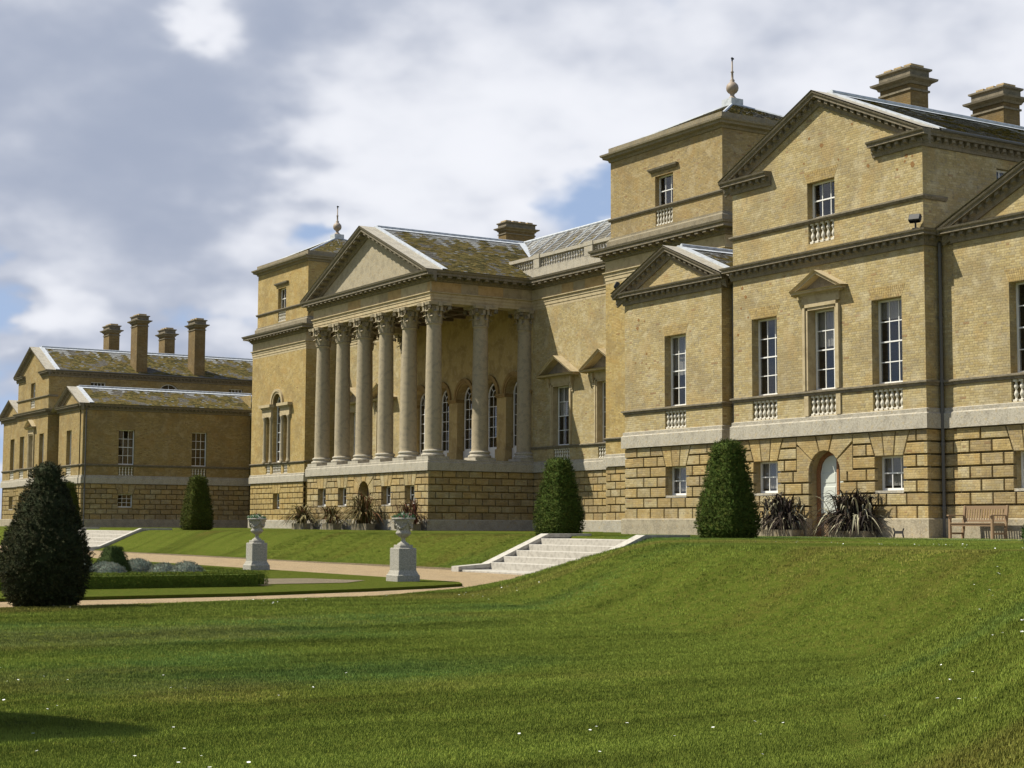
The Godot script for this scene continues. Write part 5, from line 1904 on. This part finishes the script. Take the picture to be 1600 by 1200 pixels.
func flax(at: Vector3, h: float, spread: float, n: int, tones: Array, label: String, planter: Vector3, group: String, pl_label: String):
	# low stone trough with a clump of strap leaves
	var pl := base("stone_planter", at)
	tag(pl, pl_label, "planter", "planters along the house")
	var b := MB.new()
	b.ring([[-planter.x / 2, planter.x / 2, -planter.z / 2, planter.z / 2, 0.0, 0.015], [-planter.x / 2, planter.x / 2, -planter.z / 2, planter.z / 2, planter.y, 0.015], [-planter.x / 2 + 0.06, planter.x / 2 - 0.06, -planter.z / 2 + 0.06, planter.z / 2 - 0.06, planter.y, 0.01], [-planter.x / 2 + 0.06, planter.x / 2 - 0.06, -planter.z / 2 + 0.06, planter.z / 2 - 0.06, planter.y - 0.05, 0.01]])
	put(b.mesh(), "trough", M.stone_dark, pl)
	var o := base("flax_plant", at + Vector3(0, planter.y - 0.05, 0))
	tag(o, label, "plant", group)
	for i in n:
		var m := MB.new()
		var a := rng.randf() * TAU
		var tall := rng.randf() < 0.34
		var reach := spread * (rng.randf_range(0.25, 0.75) if tall else rng.randf_range(0.5, 1.0))
		var hh := h * (rng.randf_range(0.75, 1.05) if tall else rng.randf_range(0.4, 0.8))
		var wd := rng.randf_range(0.016, 0.033)
		var o0 := Vector3(rng.randfn(0, 0.17) * planter.x, 0, rng.randf_range(-0.3, 0.3) * planter.z)
		var dir := Vector3(cos(a), 0, sin(a) * 0.75).normalized()
		var side := Vector3(-dir.z, 0, dir.x)
		var c: Color = tones[rng.randi() % tones.size()]
		var v := rng.randf_range(0.7, 1.3)
		m.col(Color(c.r * v, c.g * v, c.b * v))
		var tip := rng.randf_range(0.55, 1.0) if tall else rng.randf_range(-0.35, 0.6)   # where the tip ends, in leaf heights
		var prev := []
		for j in 9:
			var t := j / 8.0
			var y := hh * (2.0 * 1.25 * t * (1.0 - t) + tip * t * t)
			var p := o0 + dir * reach * pow(t, 1.25) + Vector3(0, maxf(y, -planter.y + 0.08), 0)
			var w := wd * (1.0 - pow(t, 3.0)) * (0.6 + 0.8 * minf(1.0, t * 3.0))
			var row := [p - side * w + Vector3(0, 0.01, 0), p, p + side * w + Vector3(0, 0.01, 0)]
			if prev.size():
				m.quad(prev[0], prev[1], row[1], row[0])
				m.quad(prev[1], prev[2], row[2], row[1])
			prev = row
		mk(m, "leaf", M.leaf, o)

# ------------------------------------------------------------------ garden ornaments
func urn(at: Vector3, label: String, plant: String):
	var o := base("garden_urn", at)
	tag(o, label, "urn", "stone urns on pedestals")
	var b := MB.new()
	b.ring([[-0.28, 0.28, -0.28, 0.28, -0.08, 0.01], [-0.28, 0.28, -0.28, 0.28, 0.13, 0.01], [-0.26, 0.26, -0.26, 0.26, 0.15, 0.01], [-0.23, 0.23, -0.23, 0.23, 0.22, 0.008], [-0.22, 0.22, -0.22, 0.22, 0.24, 0.008], [-0.22, 0.22, -0.22, 0.22, 0.72, 0.01], [-0.2, 0.2, -0.2, 0.2, 0.735, 0.01]])
	put(b.mesh(), "pedestal", M.urn, o)
	var c := MB.new()
	c.ring([[-0.16, 0.16, -0.16, 0.16, 0.73, 0.01], [-0.16, 0.16, -0.16, 0.16, 0.79, 0.01], [-0.15, 0.15, -0.15, 0.15, 0.8, 0.01]])
	put(c.mesh(), "foot_block", M.urn, o)
	var u := MB.new(true)
	var pr := []
	for p in [[0.135, 0.0], [0.13, 0.025], [0.08, 0.055], [0.05, 0.085], [0.043, 0.13], [0.055, 0.155], [0.07, 0.165], [0.12, 0.195], [0.165, 0.24], [0.172, 0.275], [0.15, 0.3], [0.145, 0.32], [0.17, 0.38], [0.205, 0.47], [0.22, 0.52], [0.235, 0.545], [0.262, 0.56], [0.266, 0.585], [0.25, 0.6], [0.215, 0.6], [0.19, 0.55]]:
		pr.append(Vector2(p[0], p[1] + 0.8))
	u.lathe(pr, 30)
	put(u.mesh(), "bowl", M.urn, o)
	for k in 4:   # hanging swags round the bowl
		var s := MB.new(true)
		var prev := Vector3.ZERO
		for j in 9:
			var a := TAU * (k + j / 8.0) / 4.0
			var dip := sin(j / 8.0 * PI)
			var r := 0.215 - 0.035 * dip
			var p := Vector3(cos(a) * r, 1.31 - 0.14 * dip, -sin(a) * r)
			if j > 0:
				bar(s, prev, p, 0.016 + 0.014 * dip, 7)
			prev = p
		put(s.mesh(), "swag", M.urn, o)
		var g := MB.new(true)
		g.lathe([Vector2(0.0, -0.035), Vector2(0.03, -0.02), Vector2(0.036, 0.0), Vector2(0.03, 0.02), Vector2(0.0, 0.035)], 8, Vector3(cos(TAU * k / 4.0) * 0.22, 1.32, -sin(TAU * k / 4.0) * 0.22), false)
		put(g.mesh(), "knob", M.urn, o)
	var f := base("urn_flowers", at + Vector3(0, 1.36, 0))
	tag(f, plant, "flowers", "flowers growing in the urns")
	var ts := []
	var cs := PackedColorArray()
	for i in 230:
		var a := rng.randf() * TAU
		var r := 0.23 * sqrt(rng.randf())
		var y := 0.14 * (1.0 - r / 0.3) * rng.randf() + 0.01
		var dir := Vector3(cos(a) * r * 3.0, 0.6, sin(a) * r * 3.0).normalized()
		var sd := dir.cross(Vector3(rng.randf() - 0.5, rng.randf() - 0.5, rng.randf() - 0.5)).normalized()
		ts.append(Transform3D(Basis(sd, dir, sd.cross(dir)).scaled_local(Vector3.ONE * rng.randf_range(0.05, 0.09)), Vector3(cos(a) * r, y, sin(a) * r)))
		var v := rng.randf_range(0.6, 1.4)
		var t := rng.randf()
		if t < 0.8: cs.append(Color(0.05 * v, 0.12 * v, 0.05 * v))
		elif t < 0.9: cs.append(Color(0.5 * v, 0.5 * v, 0.42 * v))
		else: cs.append(Color(0.2 * v, 0.03 * v, 0.05 * v))
	scatter("leaves", mesh_cache.sprig, M.leaf, ts, cs, f)

func steps(x0: float, x1: float, label: String):
	var o := base("stone_steps", Vector3((x0 + x1) / 2, -0.95, 9.2))
	tag(o, label, "steps", "garden steps up the bank")
	var hw := (x1 - x0) / 2
	var n := 5
	for i in n:
		var b := MB.new()
		var y1 := 0.05 + (i + 1) * 0.168
		b.cbox(-hw, hw, y1 - 0.45, y1, -2.2 if i == n - 1 else -1.2, 0.95 - i * 0.42, 0.012)
		put(b.mesh(), "step", M.steps, o)
	var s := MB.new()
	s.cbox(-hw - 0.35, hw + 0.35, -0.12, 0.02, 0.9, 1.9, 0.012)
	put(s.mesh(), "landing_slab", M.steps, o)
	for e in [-1.0, 1.0]:
		var c := MB.new()
		var xa: float = e * hw - 0.17
		var xb: float = e * hw + 0.17
		var pr := [Vector2(-2.5, 1.0), Vector2(-1.0, 1.0), Vector2(1.02, 0.15), Vector2(2.0, 0.08)]
		for k in 3:
			var p: Vector2 = pr[k]
			var q: Vector2 = pr[k + 1]
			c.quad(Vector3(xa, p.y, p.x), Vector3(xa, q.y, q.x), Vector3(xb, q.y, q.x), Vector3(xb, p.y, p.x))
			c.quad(Vector3(xb, p.y - 0.9, p.x), Vector3(xb, p.y, p.x), Vector3(xb, q.y, q.x), Vector3(xb, q.y - 0.9, q.x))
			c.quad(Vector3(xa, p.y - 0.9, p.x), Vector3(xa, q.y - 0.9, q.x), Vector3(xa, q.y, q.x), Vector3(xa, p.y, p.x))
			# coping proud of the wall
			for r in [[xa - 0.03, xb + 0.03]]:
				c.quad(Vector3(r[0], p.y + 0.03, p.x), Vector3(r[0], q.y + 0.03, q.x), Vector3(r[1], q.y + 0.03, q.x), Vector3(r[1], p.y + 0.03, p.x))
				c.quad(Vector3(r[1], p.y - 0.07, p.x), Vector3(r[1], p.y + 0.03, p.x), Vector3(r[1], q.y + 0.03, q.x), Vector3(r[1], q.y - 0.07, q.x))
				c.quad(Vector3(r[0], p.y - 0.07, p.x), Vector3(r[0], q.y - 0.07, q.x), Vector3(r[0], q.y + 0.03, q.x), Vector3(r[0], p.y + 0.03, p.x))
		c.quad(Vector3(xa - 0.03, -0.8, 2.0), Vector3(xb + 0.03, -0.8, 2.0), Vector3(xb + 0.03, 0.11, 2.0), Vector3(xa - 0.03, 0.11, 2.0))
		put(c.mesh(), "cheek_wall", M.steps, o)

func bench(at: Vector3):
	var o := base("garden_bench", at)
	tag(o, "weathered wooden slatted garden bench on paving beside the wall", "bench")
	var hw := 0.74
	for e in [-1.0, 1.0]:
		var f := MB.new()
		f.cbox(e * hw - 0.035, e * hw + 0.035, 0, 0.61, 0.22, 0.29, 0.006)
		put(f.mesh(), "leg", M.teak, o)
		var r := MB.new()
		r.at(Transform3D(Basis(Vector3(1, 0, 0), Vector3(0, 1, -0.14), Vector3(0, 0, 1)), Vector3(0, 0, 0)))
		r.cbox(e * hw - 0.035, e * hw + 0.035, 0, 0.9, -0.25, -0.19, 0.006)
		put(r.mesh(), "leg", M.teak, o)
		var a := MB.new()
		a.cbox(e * hw - 0.045, e * hw + 0.045, 0.612, 0.645, -0.26, 0.34, 0.008)
		put(a.mesh(), "armrest", M.teak, o)
		var s := MB.new()
		s.cbox(e * hw - 0.02, e * hw + 0.02, 0.12, 0.17, -0.21, 0.22, 0.004)
		put(s.mesh(), "stretcher", M.teak, o)
		var s2 := MB.new()
		s2.cbox(e * hw - 0.02, e * hw + 0.02, 0.35, 0.41, -0.21, 0.22, 0.004)
		put(s2.mesh(), "side_rail", M.teak, o)
	var ap := MB.new()
	ap.cbox(-hw + 0.035, hw - 0.035, 0.34, 0.41, 0.23, 0.265, 0.005)
	put(ap.mesh(), "apron", M.teak, o)
	for k in 6:
		var sl := MB.new()
		sl.cbox(-hw + 0.03, hw - 0.03, 0.412, 0.432, -0.23 + k * 0.09, -0.155 + k * 0.09, 0.004)
		put(sl.mesh(), "seat_slat", M.teak, o)
	var tr := MB.new()
	tr.cbox(-hw + 0.034, hw - 0.034, 0.8, 0.89, -0.375, -0.335, 0.006)
	put(tr.mesh(), "top_rail", M.teak, o)
	var lr := MB.new()
	lr.cbox(-hw + 0.034, hw - 0.034, 0.46, 0.51, -0.32, -0.285, 0.004)
	put(lr.mesh(), "lower_rail", M.teak, o)
	for k in 16:
		var bs := MB.new()
		bs.at(Transform3D(Basis(Vector3(1, 0, 0), Vector3(0, 1, -0.14), Vector3(0, 0, 1)), Vector3(0, 0, 0)))
		var x := lerpf(-hw + 0.08, hw - 0.08, k / 15.0)
		bs.box(x - 0.022, x + 0.022, 0.5, 0.81, -0.24, -0.222)
		put(bs.mesh(), "back_slat", M.teak, o)

func floodlight(at: Vector3, turn: float, label: String):
	var o := base("floodlight", at, turn)
	tag(o, label, "floodlight", "floodlights standing on the cornices")
	var b := MB.new()
	b.box(-0.02, 0.02, -0.02, 0.22, -0.02, 0.02)
	b.box(-0.08, 0.08, -0.03, 0.0, -0.06, 0.06)
	put(b.mesh(), "stand", M.iron, o)
	var h := MB.new()
	h.at(Transform3D(Basis.from_euler(Vector3(-0.5, 0, 0)), Vector3(0, 0.26, 0.02)))
	h.ring([[-0.16, 0.16, -0.05, 0.06, -0.11, 0.02], [-0.17, 0.17, -0.06, 0.1, -0.08, 0.02], [-0.17, 0.17, -0.06, 0.1, 0.1, 0.02], [-0.14, 0.14, -0.05, 0.06, 0.13, 0.02]])
	put(h.mesh(), "lamp_housing", M.iron, o)

func scraper(at: Vector3):
	var o := base("boot_scraper", at)
	tag(o, "small black iron boot scraper at the foot of the wall", "boot scraper")
	for e in [-1.0, 1.0]:
		var b := MB.new()
		bar(b, Vector3(e * 0.19, 0, 0), Vector3(e * 0.15, 0.16, 0), 0.022)
		bar(b, Vector3(e * 0.15, 0.16, 0), Vector3(e * 0.2, 0.27, 0), 0.02)
		put(b.mesh(), "upright", M.iron, o)
	var c := MB.new()
	c.box(-0.15, 0.15, 0.12, 0.2, -0.012, 0.012)
	put(c.mesh(), "blade", M.iron, o)

func hedge_box(called: String, label: String, group: String, x0: float, x1: float, z0: float, z1: float, y0: float, y1: float, tone: Color, dens: float):
	var o := base(called, Vector3((x0 + x1) / 2, y0, (z0 + z1) / 2))
	tag(o, label, "hedge", group)
	var hx := (x1 - x0) / 2
	var hz := (z1 - z0) / 2
	var h := y1 - y0
	var c := MB.new()
	c.col(tone)
	c.box(-hx + 0.05, hx - 0.05, 0, h - 0.03, -hz + 0.05, hz - 0.05)
	mk(c, "inner_foliage", M.leaf, o).set_meta("kind", "stuff")
	var ts := []
	var cs := PackedColorArray()
	var v := [Vector3(-hx, 0, hz), Vector3(hx, 0, hz), Vector3(hx, 0, -hz), Vector3(-hx, 0, -hz)]
	var up := Vector3(0, h, 0)
	for i in 4:
		leafy(ts, cs, v[i], v[(i + 1) % 4], v[(i + 1) % 4] + up, v[i] + up, tone, 0.028, dens * 2.0)
	leafy(ts, cs, v[0] + up, v[1] + up, v[2] + up, v[3] + up, tone, 0.028, dens * 2.0)
	scatter("crown", mesh_cache.sprig, M.leaf, ts, cs, o)

func garden():
	mesh_cache.sprig = sprig_mesh()
	bumps.seed = 77
	bumps.frequency = 1.0
	steps(41.0, 45.7, "wide pale stone steps up the bank with sloping cheek walls, nearer flight")
	steps(-5.6, 5.6, "pale stone steps in the far grass bank, on the portico axis")
	urn(Vector3(48.75, -0.925, 16.95), "grey stone urn with swags on a tall pedestal, nearer the steps", "flowers and leaves growing in the nearer stone urn")
	urn(Vector3(39.4, -0.925, 16.5), "grey stone urn on pedestal behind the low box hedge", "leafy plants growing in the farther stone urn")
	# clipped yews
	var yew := Color(0.058, 0.088, 0.013)
	var rows := [[0.05, 0.5, 0.4], [0.25, 0.58, 0.25], [0.7, 0.56, 0.15], [1.6, 0.40, 0.12], [2.2, 0.285, 0.12], [2.32, 0.23, 0.2]]
	topiary("yew_topiary", "clipped tapering yew standing left of the near stone steps", "clipped yews on the terrace", Vector3(39.75, -0.03, 6.9), 0.2, rows, yew, 0.075, 760.0)
	rows = [[0.05, 0.55, 0.4], [0.25, 0.66, 0.25], [0.7, 0.62, 0.12], [1.6, 0.45, 0.1], [2.4, 0.31, 0.1], [2.52, 0.25, 0.15]]
	topiary("yew_topiary", "large clipped yew standing before the basement of the near wing", "clipped yews on the terrace", Vector3(47.5, -0.03, 6.7), 0.22, rows, yew, 0.075, 760.0)
	rows = [[0.0, 0.5, 0.3], [0.2, 0.62, 0.15], [0.6, 0.62, 0.06], [1.6, 0.46, 0.04], [2.4, 0.32, 0.04], [2.5, 0.28, 0.05]]
	topiary("yew_topiary", "clipped yew with a flat top before the far wing", "clipped yews on the terrace", Vector3(7.2, 0, 6.0), 0.0, rows, Color(0.06, 0.075, 0.01), 0.08, 560.0)
	topiary("yew_topiary", "dark clipped yew half hidden behind the big rounded yew", "clipped yews on the terrace", Vector3(-8.4, 0, 7.6), 0.0, rows, Color(0.06, 0.075, 0.01), 0.08, 560.0)
	var big := [[0.03, 0.4, 1.0], [0.2, 0.52, 1.0], [0.5, 0.6, 1.0], [0.8, 0.62, 1.0], [1.1, 0.55, 0.95], [1.6, 0.36, 0.9], [1.95, 0.22, 0.85], [2.16, 0.17, 0.8], [2.22, 0.12, 0.9]]
	var dark := Color(0.030, 0.036, 0.012)
	topiary("rounded_yew", "big dark rounded yew at the left edge of the lawn", "rounded yews beside the path", Vector3(55.35, -1.0, 26.75), 0.3, big, dark, 0.06, 1100.0)
	var tallrows := []
	for r in big:
		tallrows.append([r[0] * 1.62, r[1] * 1.45, r[2]])
	topiary("rounded_yew", "rounded yew beyond the left edge whose shadow falls on the near lawn", "rounded yews beside the path", Vector3(67.39, -1.2, 32.1), 0.9, tallrows, dark, 0.08, 420.0)
	topiary("box_pyramid", "small clipped box pyramid among grey cushions in the bed", "", Vector3(45.9, -0.92, 22.6), 0.3, [[0.03, 0.33, 0.2], [0.1, 0.36, 0.1], [0.45, 0.25, 0.05], [0.72, 0.14, 0.05]], Color(0.04, 0.065, 0.014), 0.03, 2600.0)
	topiary("small_shrub", "rounded green shrub at the right edge beside the bench", "", Vector3(59.75, -0.03, 8.9), 0.0, [[0.03, 0.3, 1.0], [0.15, 0.42, 1.0], [0.35, 0.4, 1.0], [0.5, 0.22, 1.0]], Color(0.04, 0.085, 0.015), 0.06, 900.0)
	# low box hedge round the bed, and its grey cushions
	var box := Color(0.10, 0.14, 0.016)
	hedge_box("box_hedge", "low clipped box hedge along the near side of the bed", "low box hedges round the bed", 49.75, 50.25, 20.95, 27.5, -0.93, -0.66, box, 1500.0)
	hedge_box("box_hedge", "low clipped box hedge along the far side of the bed", "low box hedges round the bed", 40.0, 40.45, 20.6, 27.5, -0.93, -0.66, box, 700.0)
	hedge_box("box_hedge", "low box hedge closing the end of the bed towards the house", "low box hedges round the bed", 40.46, 49.74, 20.6, 21.05, -0.93, -0.66, box, 800.0)
	var grey := Color(0.14, 0.17, 0.13)
	var spots := []
	for i in 60:
		spots.append(Vector3(rng.randf_range(43.2, 49.0), -0.93, rng.randf_range(21.5, 25.6)))
	var kept := []
	for p in spots:
		var ok: bool = Vector2(p.x - 45.9, p.z - 22.6).length() > 0.65
		for q in kept:
			if p.distance_to(q) < 0.8:
				ok = false
		if ok:
			kept.append(p)
	for p in kept:
		var r := rng.randf_range(0.3, 0.42)
		topiary("cotton_lavender", "grey-green dome of cotton lavender inside the box-edged bed", "cotton lavender cushions in the bed", p, rng.randf() * 3.0, [[0.02, r * 0.75, 1.0], [r * 0.35, r * 0.97, 1.0], [r * 0.7, r * 0.9, 1.0], [r * 1.0, r * 0.66, 1.0], [r * 1.18, r * 0.3, 1.0]], grey, 0.034, 2200.0)
	# strap-leaved plants in troughs
	var bronze := [Color(0.035, 0.026, 0.022), Color(0.022, 0.017, 0.015), Color(0.08, 0.062, 0.045), Color(0.30, 0.28, 0.19), Color(0.045, 0.034, 0.026), Color(0.03, 0.024, 0.02)]
	var olive := [Color(0.10, 0.085, 0.03), Color(0.06, 0.05, 0.02), Color(0.2, 0.15, 0.06), Color(0.13, 0.06, 0.03), Color(0.28, 0.24, 0.12)]
	var red := [Color(0.14, 0.05, 0.03), Color(0.07, 0.03, 0.02), Color(0.2, 0.13, 0.06), Color(0.26, 0.2, 0.1)]
	flax(Vector3(42.38, 0.0, 0.4), 1.15, 0.95, 330, bronze, "bronze strap-leaved flax left of the arched door", Vector3(1.5, 0.22, 0.5), "flax plants in troughs", "low stone trough left of the arched door")
	flax(Vector3(45.5, 0.0, 0.42), 1.2, 1.2, 560, bronze, "wide dark strap-leaved flax right of the arched door", Vector3(1.5, 0.2, 0.5), "flax plants in troughs", "low stone trough right of the arched door")
	flax(Vector3(-6.3, 0.0, -5.5), 1.15, 1.5, 230, olive, "leftmost strap-leaved flax before the portico basement", Vector3(1.6, 0.35, 0.5), "flax plants in troughs", "leftmost stone trough before the portico basement")
	flax(Vector3(-2.2, 0.0, -5.5), 1.0, 1.2, 200, olive, "low flax plant left of the portico door", Vector3(1.4, 0.35, 0.5), "flax plants in troughs", "stone trough left of the portico door")
	flax(Vector3(1.9, 0.0, -5.4), 1.65, 1.7, 330, olive, "tallest olive flax in front of the portico door", Vector3(1.8, 0.35, 0.5), "flax plants in troughs", "stone trough in front of the portico door")
	flax(Vector3(7.0, 0.0, -5.5), 1.25, 1.2, 220, red, "reddish flax at the right corner of the portico basement", Vector3(1.6, 0.35, 0.5), "flax plants in troughs", "stone trough at the right corner of the portico basement")
	bench(Vector3(50.15, 0.012, 0.28))
	scraper(Vector3(47.5, 0.012, 0.55))
	floodlight(Vector3(48.0, 8.8, 0.2), 0.4, "black floodlight on the cornice corner of the near wing")
	floodlight(Vector3(32.7, 8.8, -0.3), -0.6, "black floodlight on the left end of the near wing's low pediment")

# ------------------------------------------------------------------ sky
# large cloud masses: [right, up (tangents from the view axis), radius, cover, greyness]
var masses := [[-0.29, 0.26, 0.13, 0.6, 0.5], [-0.15, 0.32, 0.08, 0.6, 0.45], [-0.2, 0.22, 0.07, 0.5, 0.35], [0.03, 0.34, 0.045, 0.4, 0.3], [-0.19, 0.318, 0.018, 0.5, -1.1], [-0.11, 0.245, 0.05, 0.6, -0.5], [-0.02, 0.245, 0.075, 0.6, -0.5], [0.07, 0.265, 0.07, 0.6, -0.45], [-0.1, 0.195, 0.035, 0.4, -0.3], [0.2, 0.3, 0.12, 0.6, -0.3], [0.32, 0.3, 0.1, 0.6, -0.2], [-0.285, 0.135, 0.022, 0.5, -0.6], [-0.27, 0.15, 0.05, 0.5, -0.25], [-0.16, 0.145, 0.045, 0.5, -0.3], [0.052, 0.2, 0.028, -0.9, -0.1], [-0.115, 0.18, 0.018, -0.7, 0.0], [-0.31, 0.1, 0.03, -0.4, 0.1]]

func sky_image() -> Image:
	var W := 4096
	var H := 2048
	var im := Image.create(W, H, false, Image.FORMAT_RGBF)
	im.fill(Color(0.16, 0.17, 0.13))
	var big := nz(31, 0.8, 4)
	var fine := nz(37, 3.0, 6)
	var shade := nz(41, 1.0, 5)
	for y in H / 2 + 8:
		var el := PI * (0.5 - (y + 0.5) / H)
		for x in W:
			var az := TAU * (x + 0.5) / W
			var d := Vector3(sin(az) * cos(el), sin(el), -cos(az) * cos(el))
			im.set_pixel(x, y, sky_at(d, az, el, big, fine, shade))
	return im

func sky_at(d: Vector3, az: float, el: float, big: FastNoiseLite, fine: FastNoiseLite, shade: FastNoiseLite) -> Color:
	var k := 1.0 / (maxf(d.y, 0.0) + 0.3)
	var p := Vector2(d.x, d.z) * k * 2.2
	var n := big.get_noise_2d(p.x, p.y)
	var f := fine.get_noise_2d(p.x, p.y)
	var mc := 0.0
	var mg := 0.0
	var da := angle_difference(deg_to_rad(-58.306), az)
	if absf(da) < 0.7 and el < 0.7:
		var X := tan(da) + 0.035 * fine.get_noise_2d(p.x * 0.8 + 20.0, p.y * 0.8) + 0.02 * f
		var Y := tan(el) / cos(da) + 0.03 * fine.get_noise_2d(p.x * 0.8, p.y * 0.8 + 35.0) + 0.015 * f
		for m in masses:
			var q: float = ((X - m[0]) * (X - m[0]) + (Y - m[1]) * (Y - m[1])) / (m[2] * m[2])
			if q < 5.0:
				var g := exp(-q)
				mc += m[3] * g
				mg += m[4] * g
	var c := n + 0.5 * f + mc - 0.45 * smoothstep(0.35, 1.0, el)  # upper sky, out of view, thinned of cloud to lower fill on shaded walls
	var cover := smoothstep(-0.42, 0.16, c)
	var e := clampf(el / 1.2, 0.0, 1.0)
	var blue := Color(0.66, 0.83, 1.10).lerp(Color(0.15, 0.28, 0.60), sqrt(e))  # zenith blue deepened overhead, also to lower that fill light
	var sh := shade.get_noise_2d(p.x * 0.8 + 9.0, p.y * 0.8 - 4.0)
	var dens := 0.5 + 0.5 * tanh(2.0 * (0.05 + 0.4 * sh + mg + 0.08 * n - 0.5 * f + 0.3 * smoothstep(0.4, 1.0, el)))
	var cl := Color(1.15, 1.17, 1.24).lerp(Color(0.47, 0.535, 0.69), dens)
	return blue.lerp(cl, cover)

func _ready():
	rng.seed = 4217
	# ---- camera
	var cam := Camera3D.new()
	var yaw := deg_to_rad(58.306)
	var pit := deg_to_rad(4.9421)
	var rol := deg_to_rad(0.2798)
	var fw := Vector3(-sin(yaw) * cos(pit), sin(pit), -cos(yaw) * cos(pit))
	var r0 := fw.cross(Vector3.UP).normalized()
	var u0 := r0.cross(fw)
	var rr := r0 * cos(rol) + u0 * sin(rol)
	var uu := -r0 * sin(rol) + u0 * cos(rol)
	cam.transform = Transform3D(Basis(rr, uu, -fw), CAM)
	cam.fov = rad_to_deg(2.0 * atan(600.0 / 2539.66))
	cam.near = 0.1
	cam.far = 5000.0
	add_child(cam)
	cam.current = true
	# ---- sky, sun, exposure
	var env := Environment.new()
	env.background_mode = Environment.BG_SKY
	var sky := Sky.new()
	var pm := PanoramaSkyMaterial.new()
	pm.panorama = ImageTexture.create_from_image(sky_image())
	sky.sky_material = pm
	env.sky = sky
	env.background_energy_multiplier = 0.52
	env.tonemap_mode = Environment.TONE_MAPPER_LINEAR
	env.tonemap_exposure = 1.52
	env.sdfgi_enabled = true
	env.ssao_enabled = true
	env.ssil_enabled = true
	var we := WorldEnvironment.new()
	we.environment = env
	add_child(we)
	var sun := DirectionalLight3D.new()
	sun.light_energy = 1.6
	sun.light_color = Color(1.0, 0.975, 0.915)
	sun.light_angular_distance = 0.5
	sun.shadow_enabled = true
	sun.transform = Transform3D(Basis.looking_at(Vector3(0.443, -1.0, -0.59).normalized()), Vector3(0, 60, 0))
	add_child(sun)
	print("sky ", Time.get_ticks_msec())
	materials()
	print("materials ", Time.get_ticks_msec())
	terrain()
	print("terrain ", Time.get_ticks_msec())
	# ---- buildings
	var h := house()
	tag(h, "central brick block with six-columned pedimented portico and square corner towers", "building")
	var a := wing(1.0, true)
	tag(a, "brick wing nearest the viewer with three gables and an arched door", "building", "garden wings of the house")
	var b := wing(-1.0, false)
	tag(b, "far brick wing at the left edge with four tall chimneys", "building", "garden wings of the house")
	print("buildings ", Time.get_ticks_msec())
	garden()
	print("garden ", Time.get_ticks_msec())
	grass()
	print("grass ", Time.get_ticks_msec())
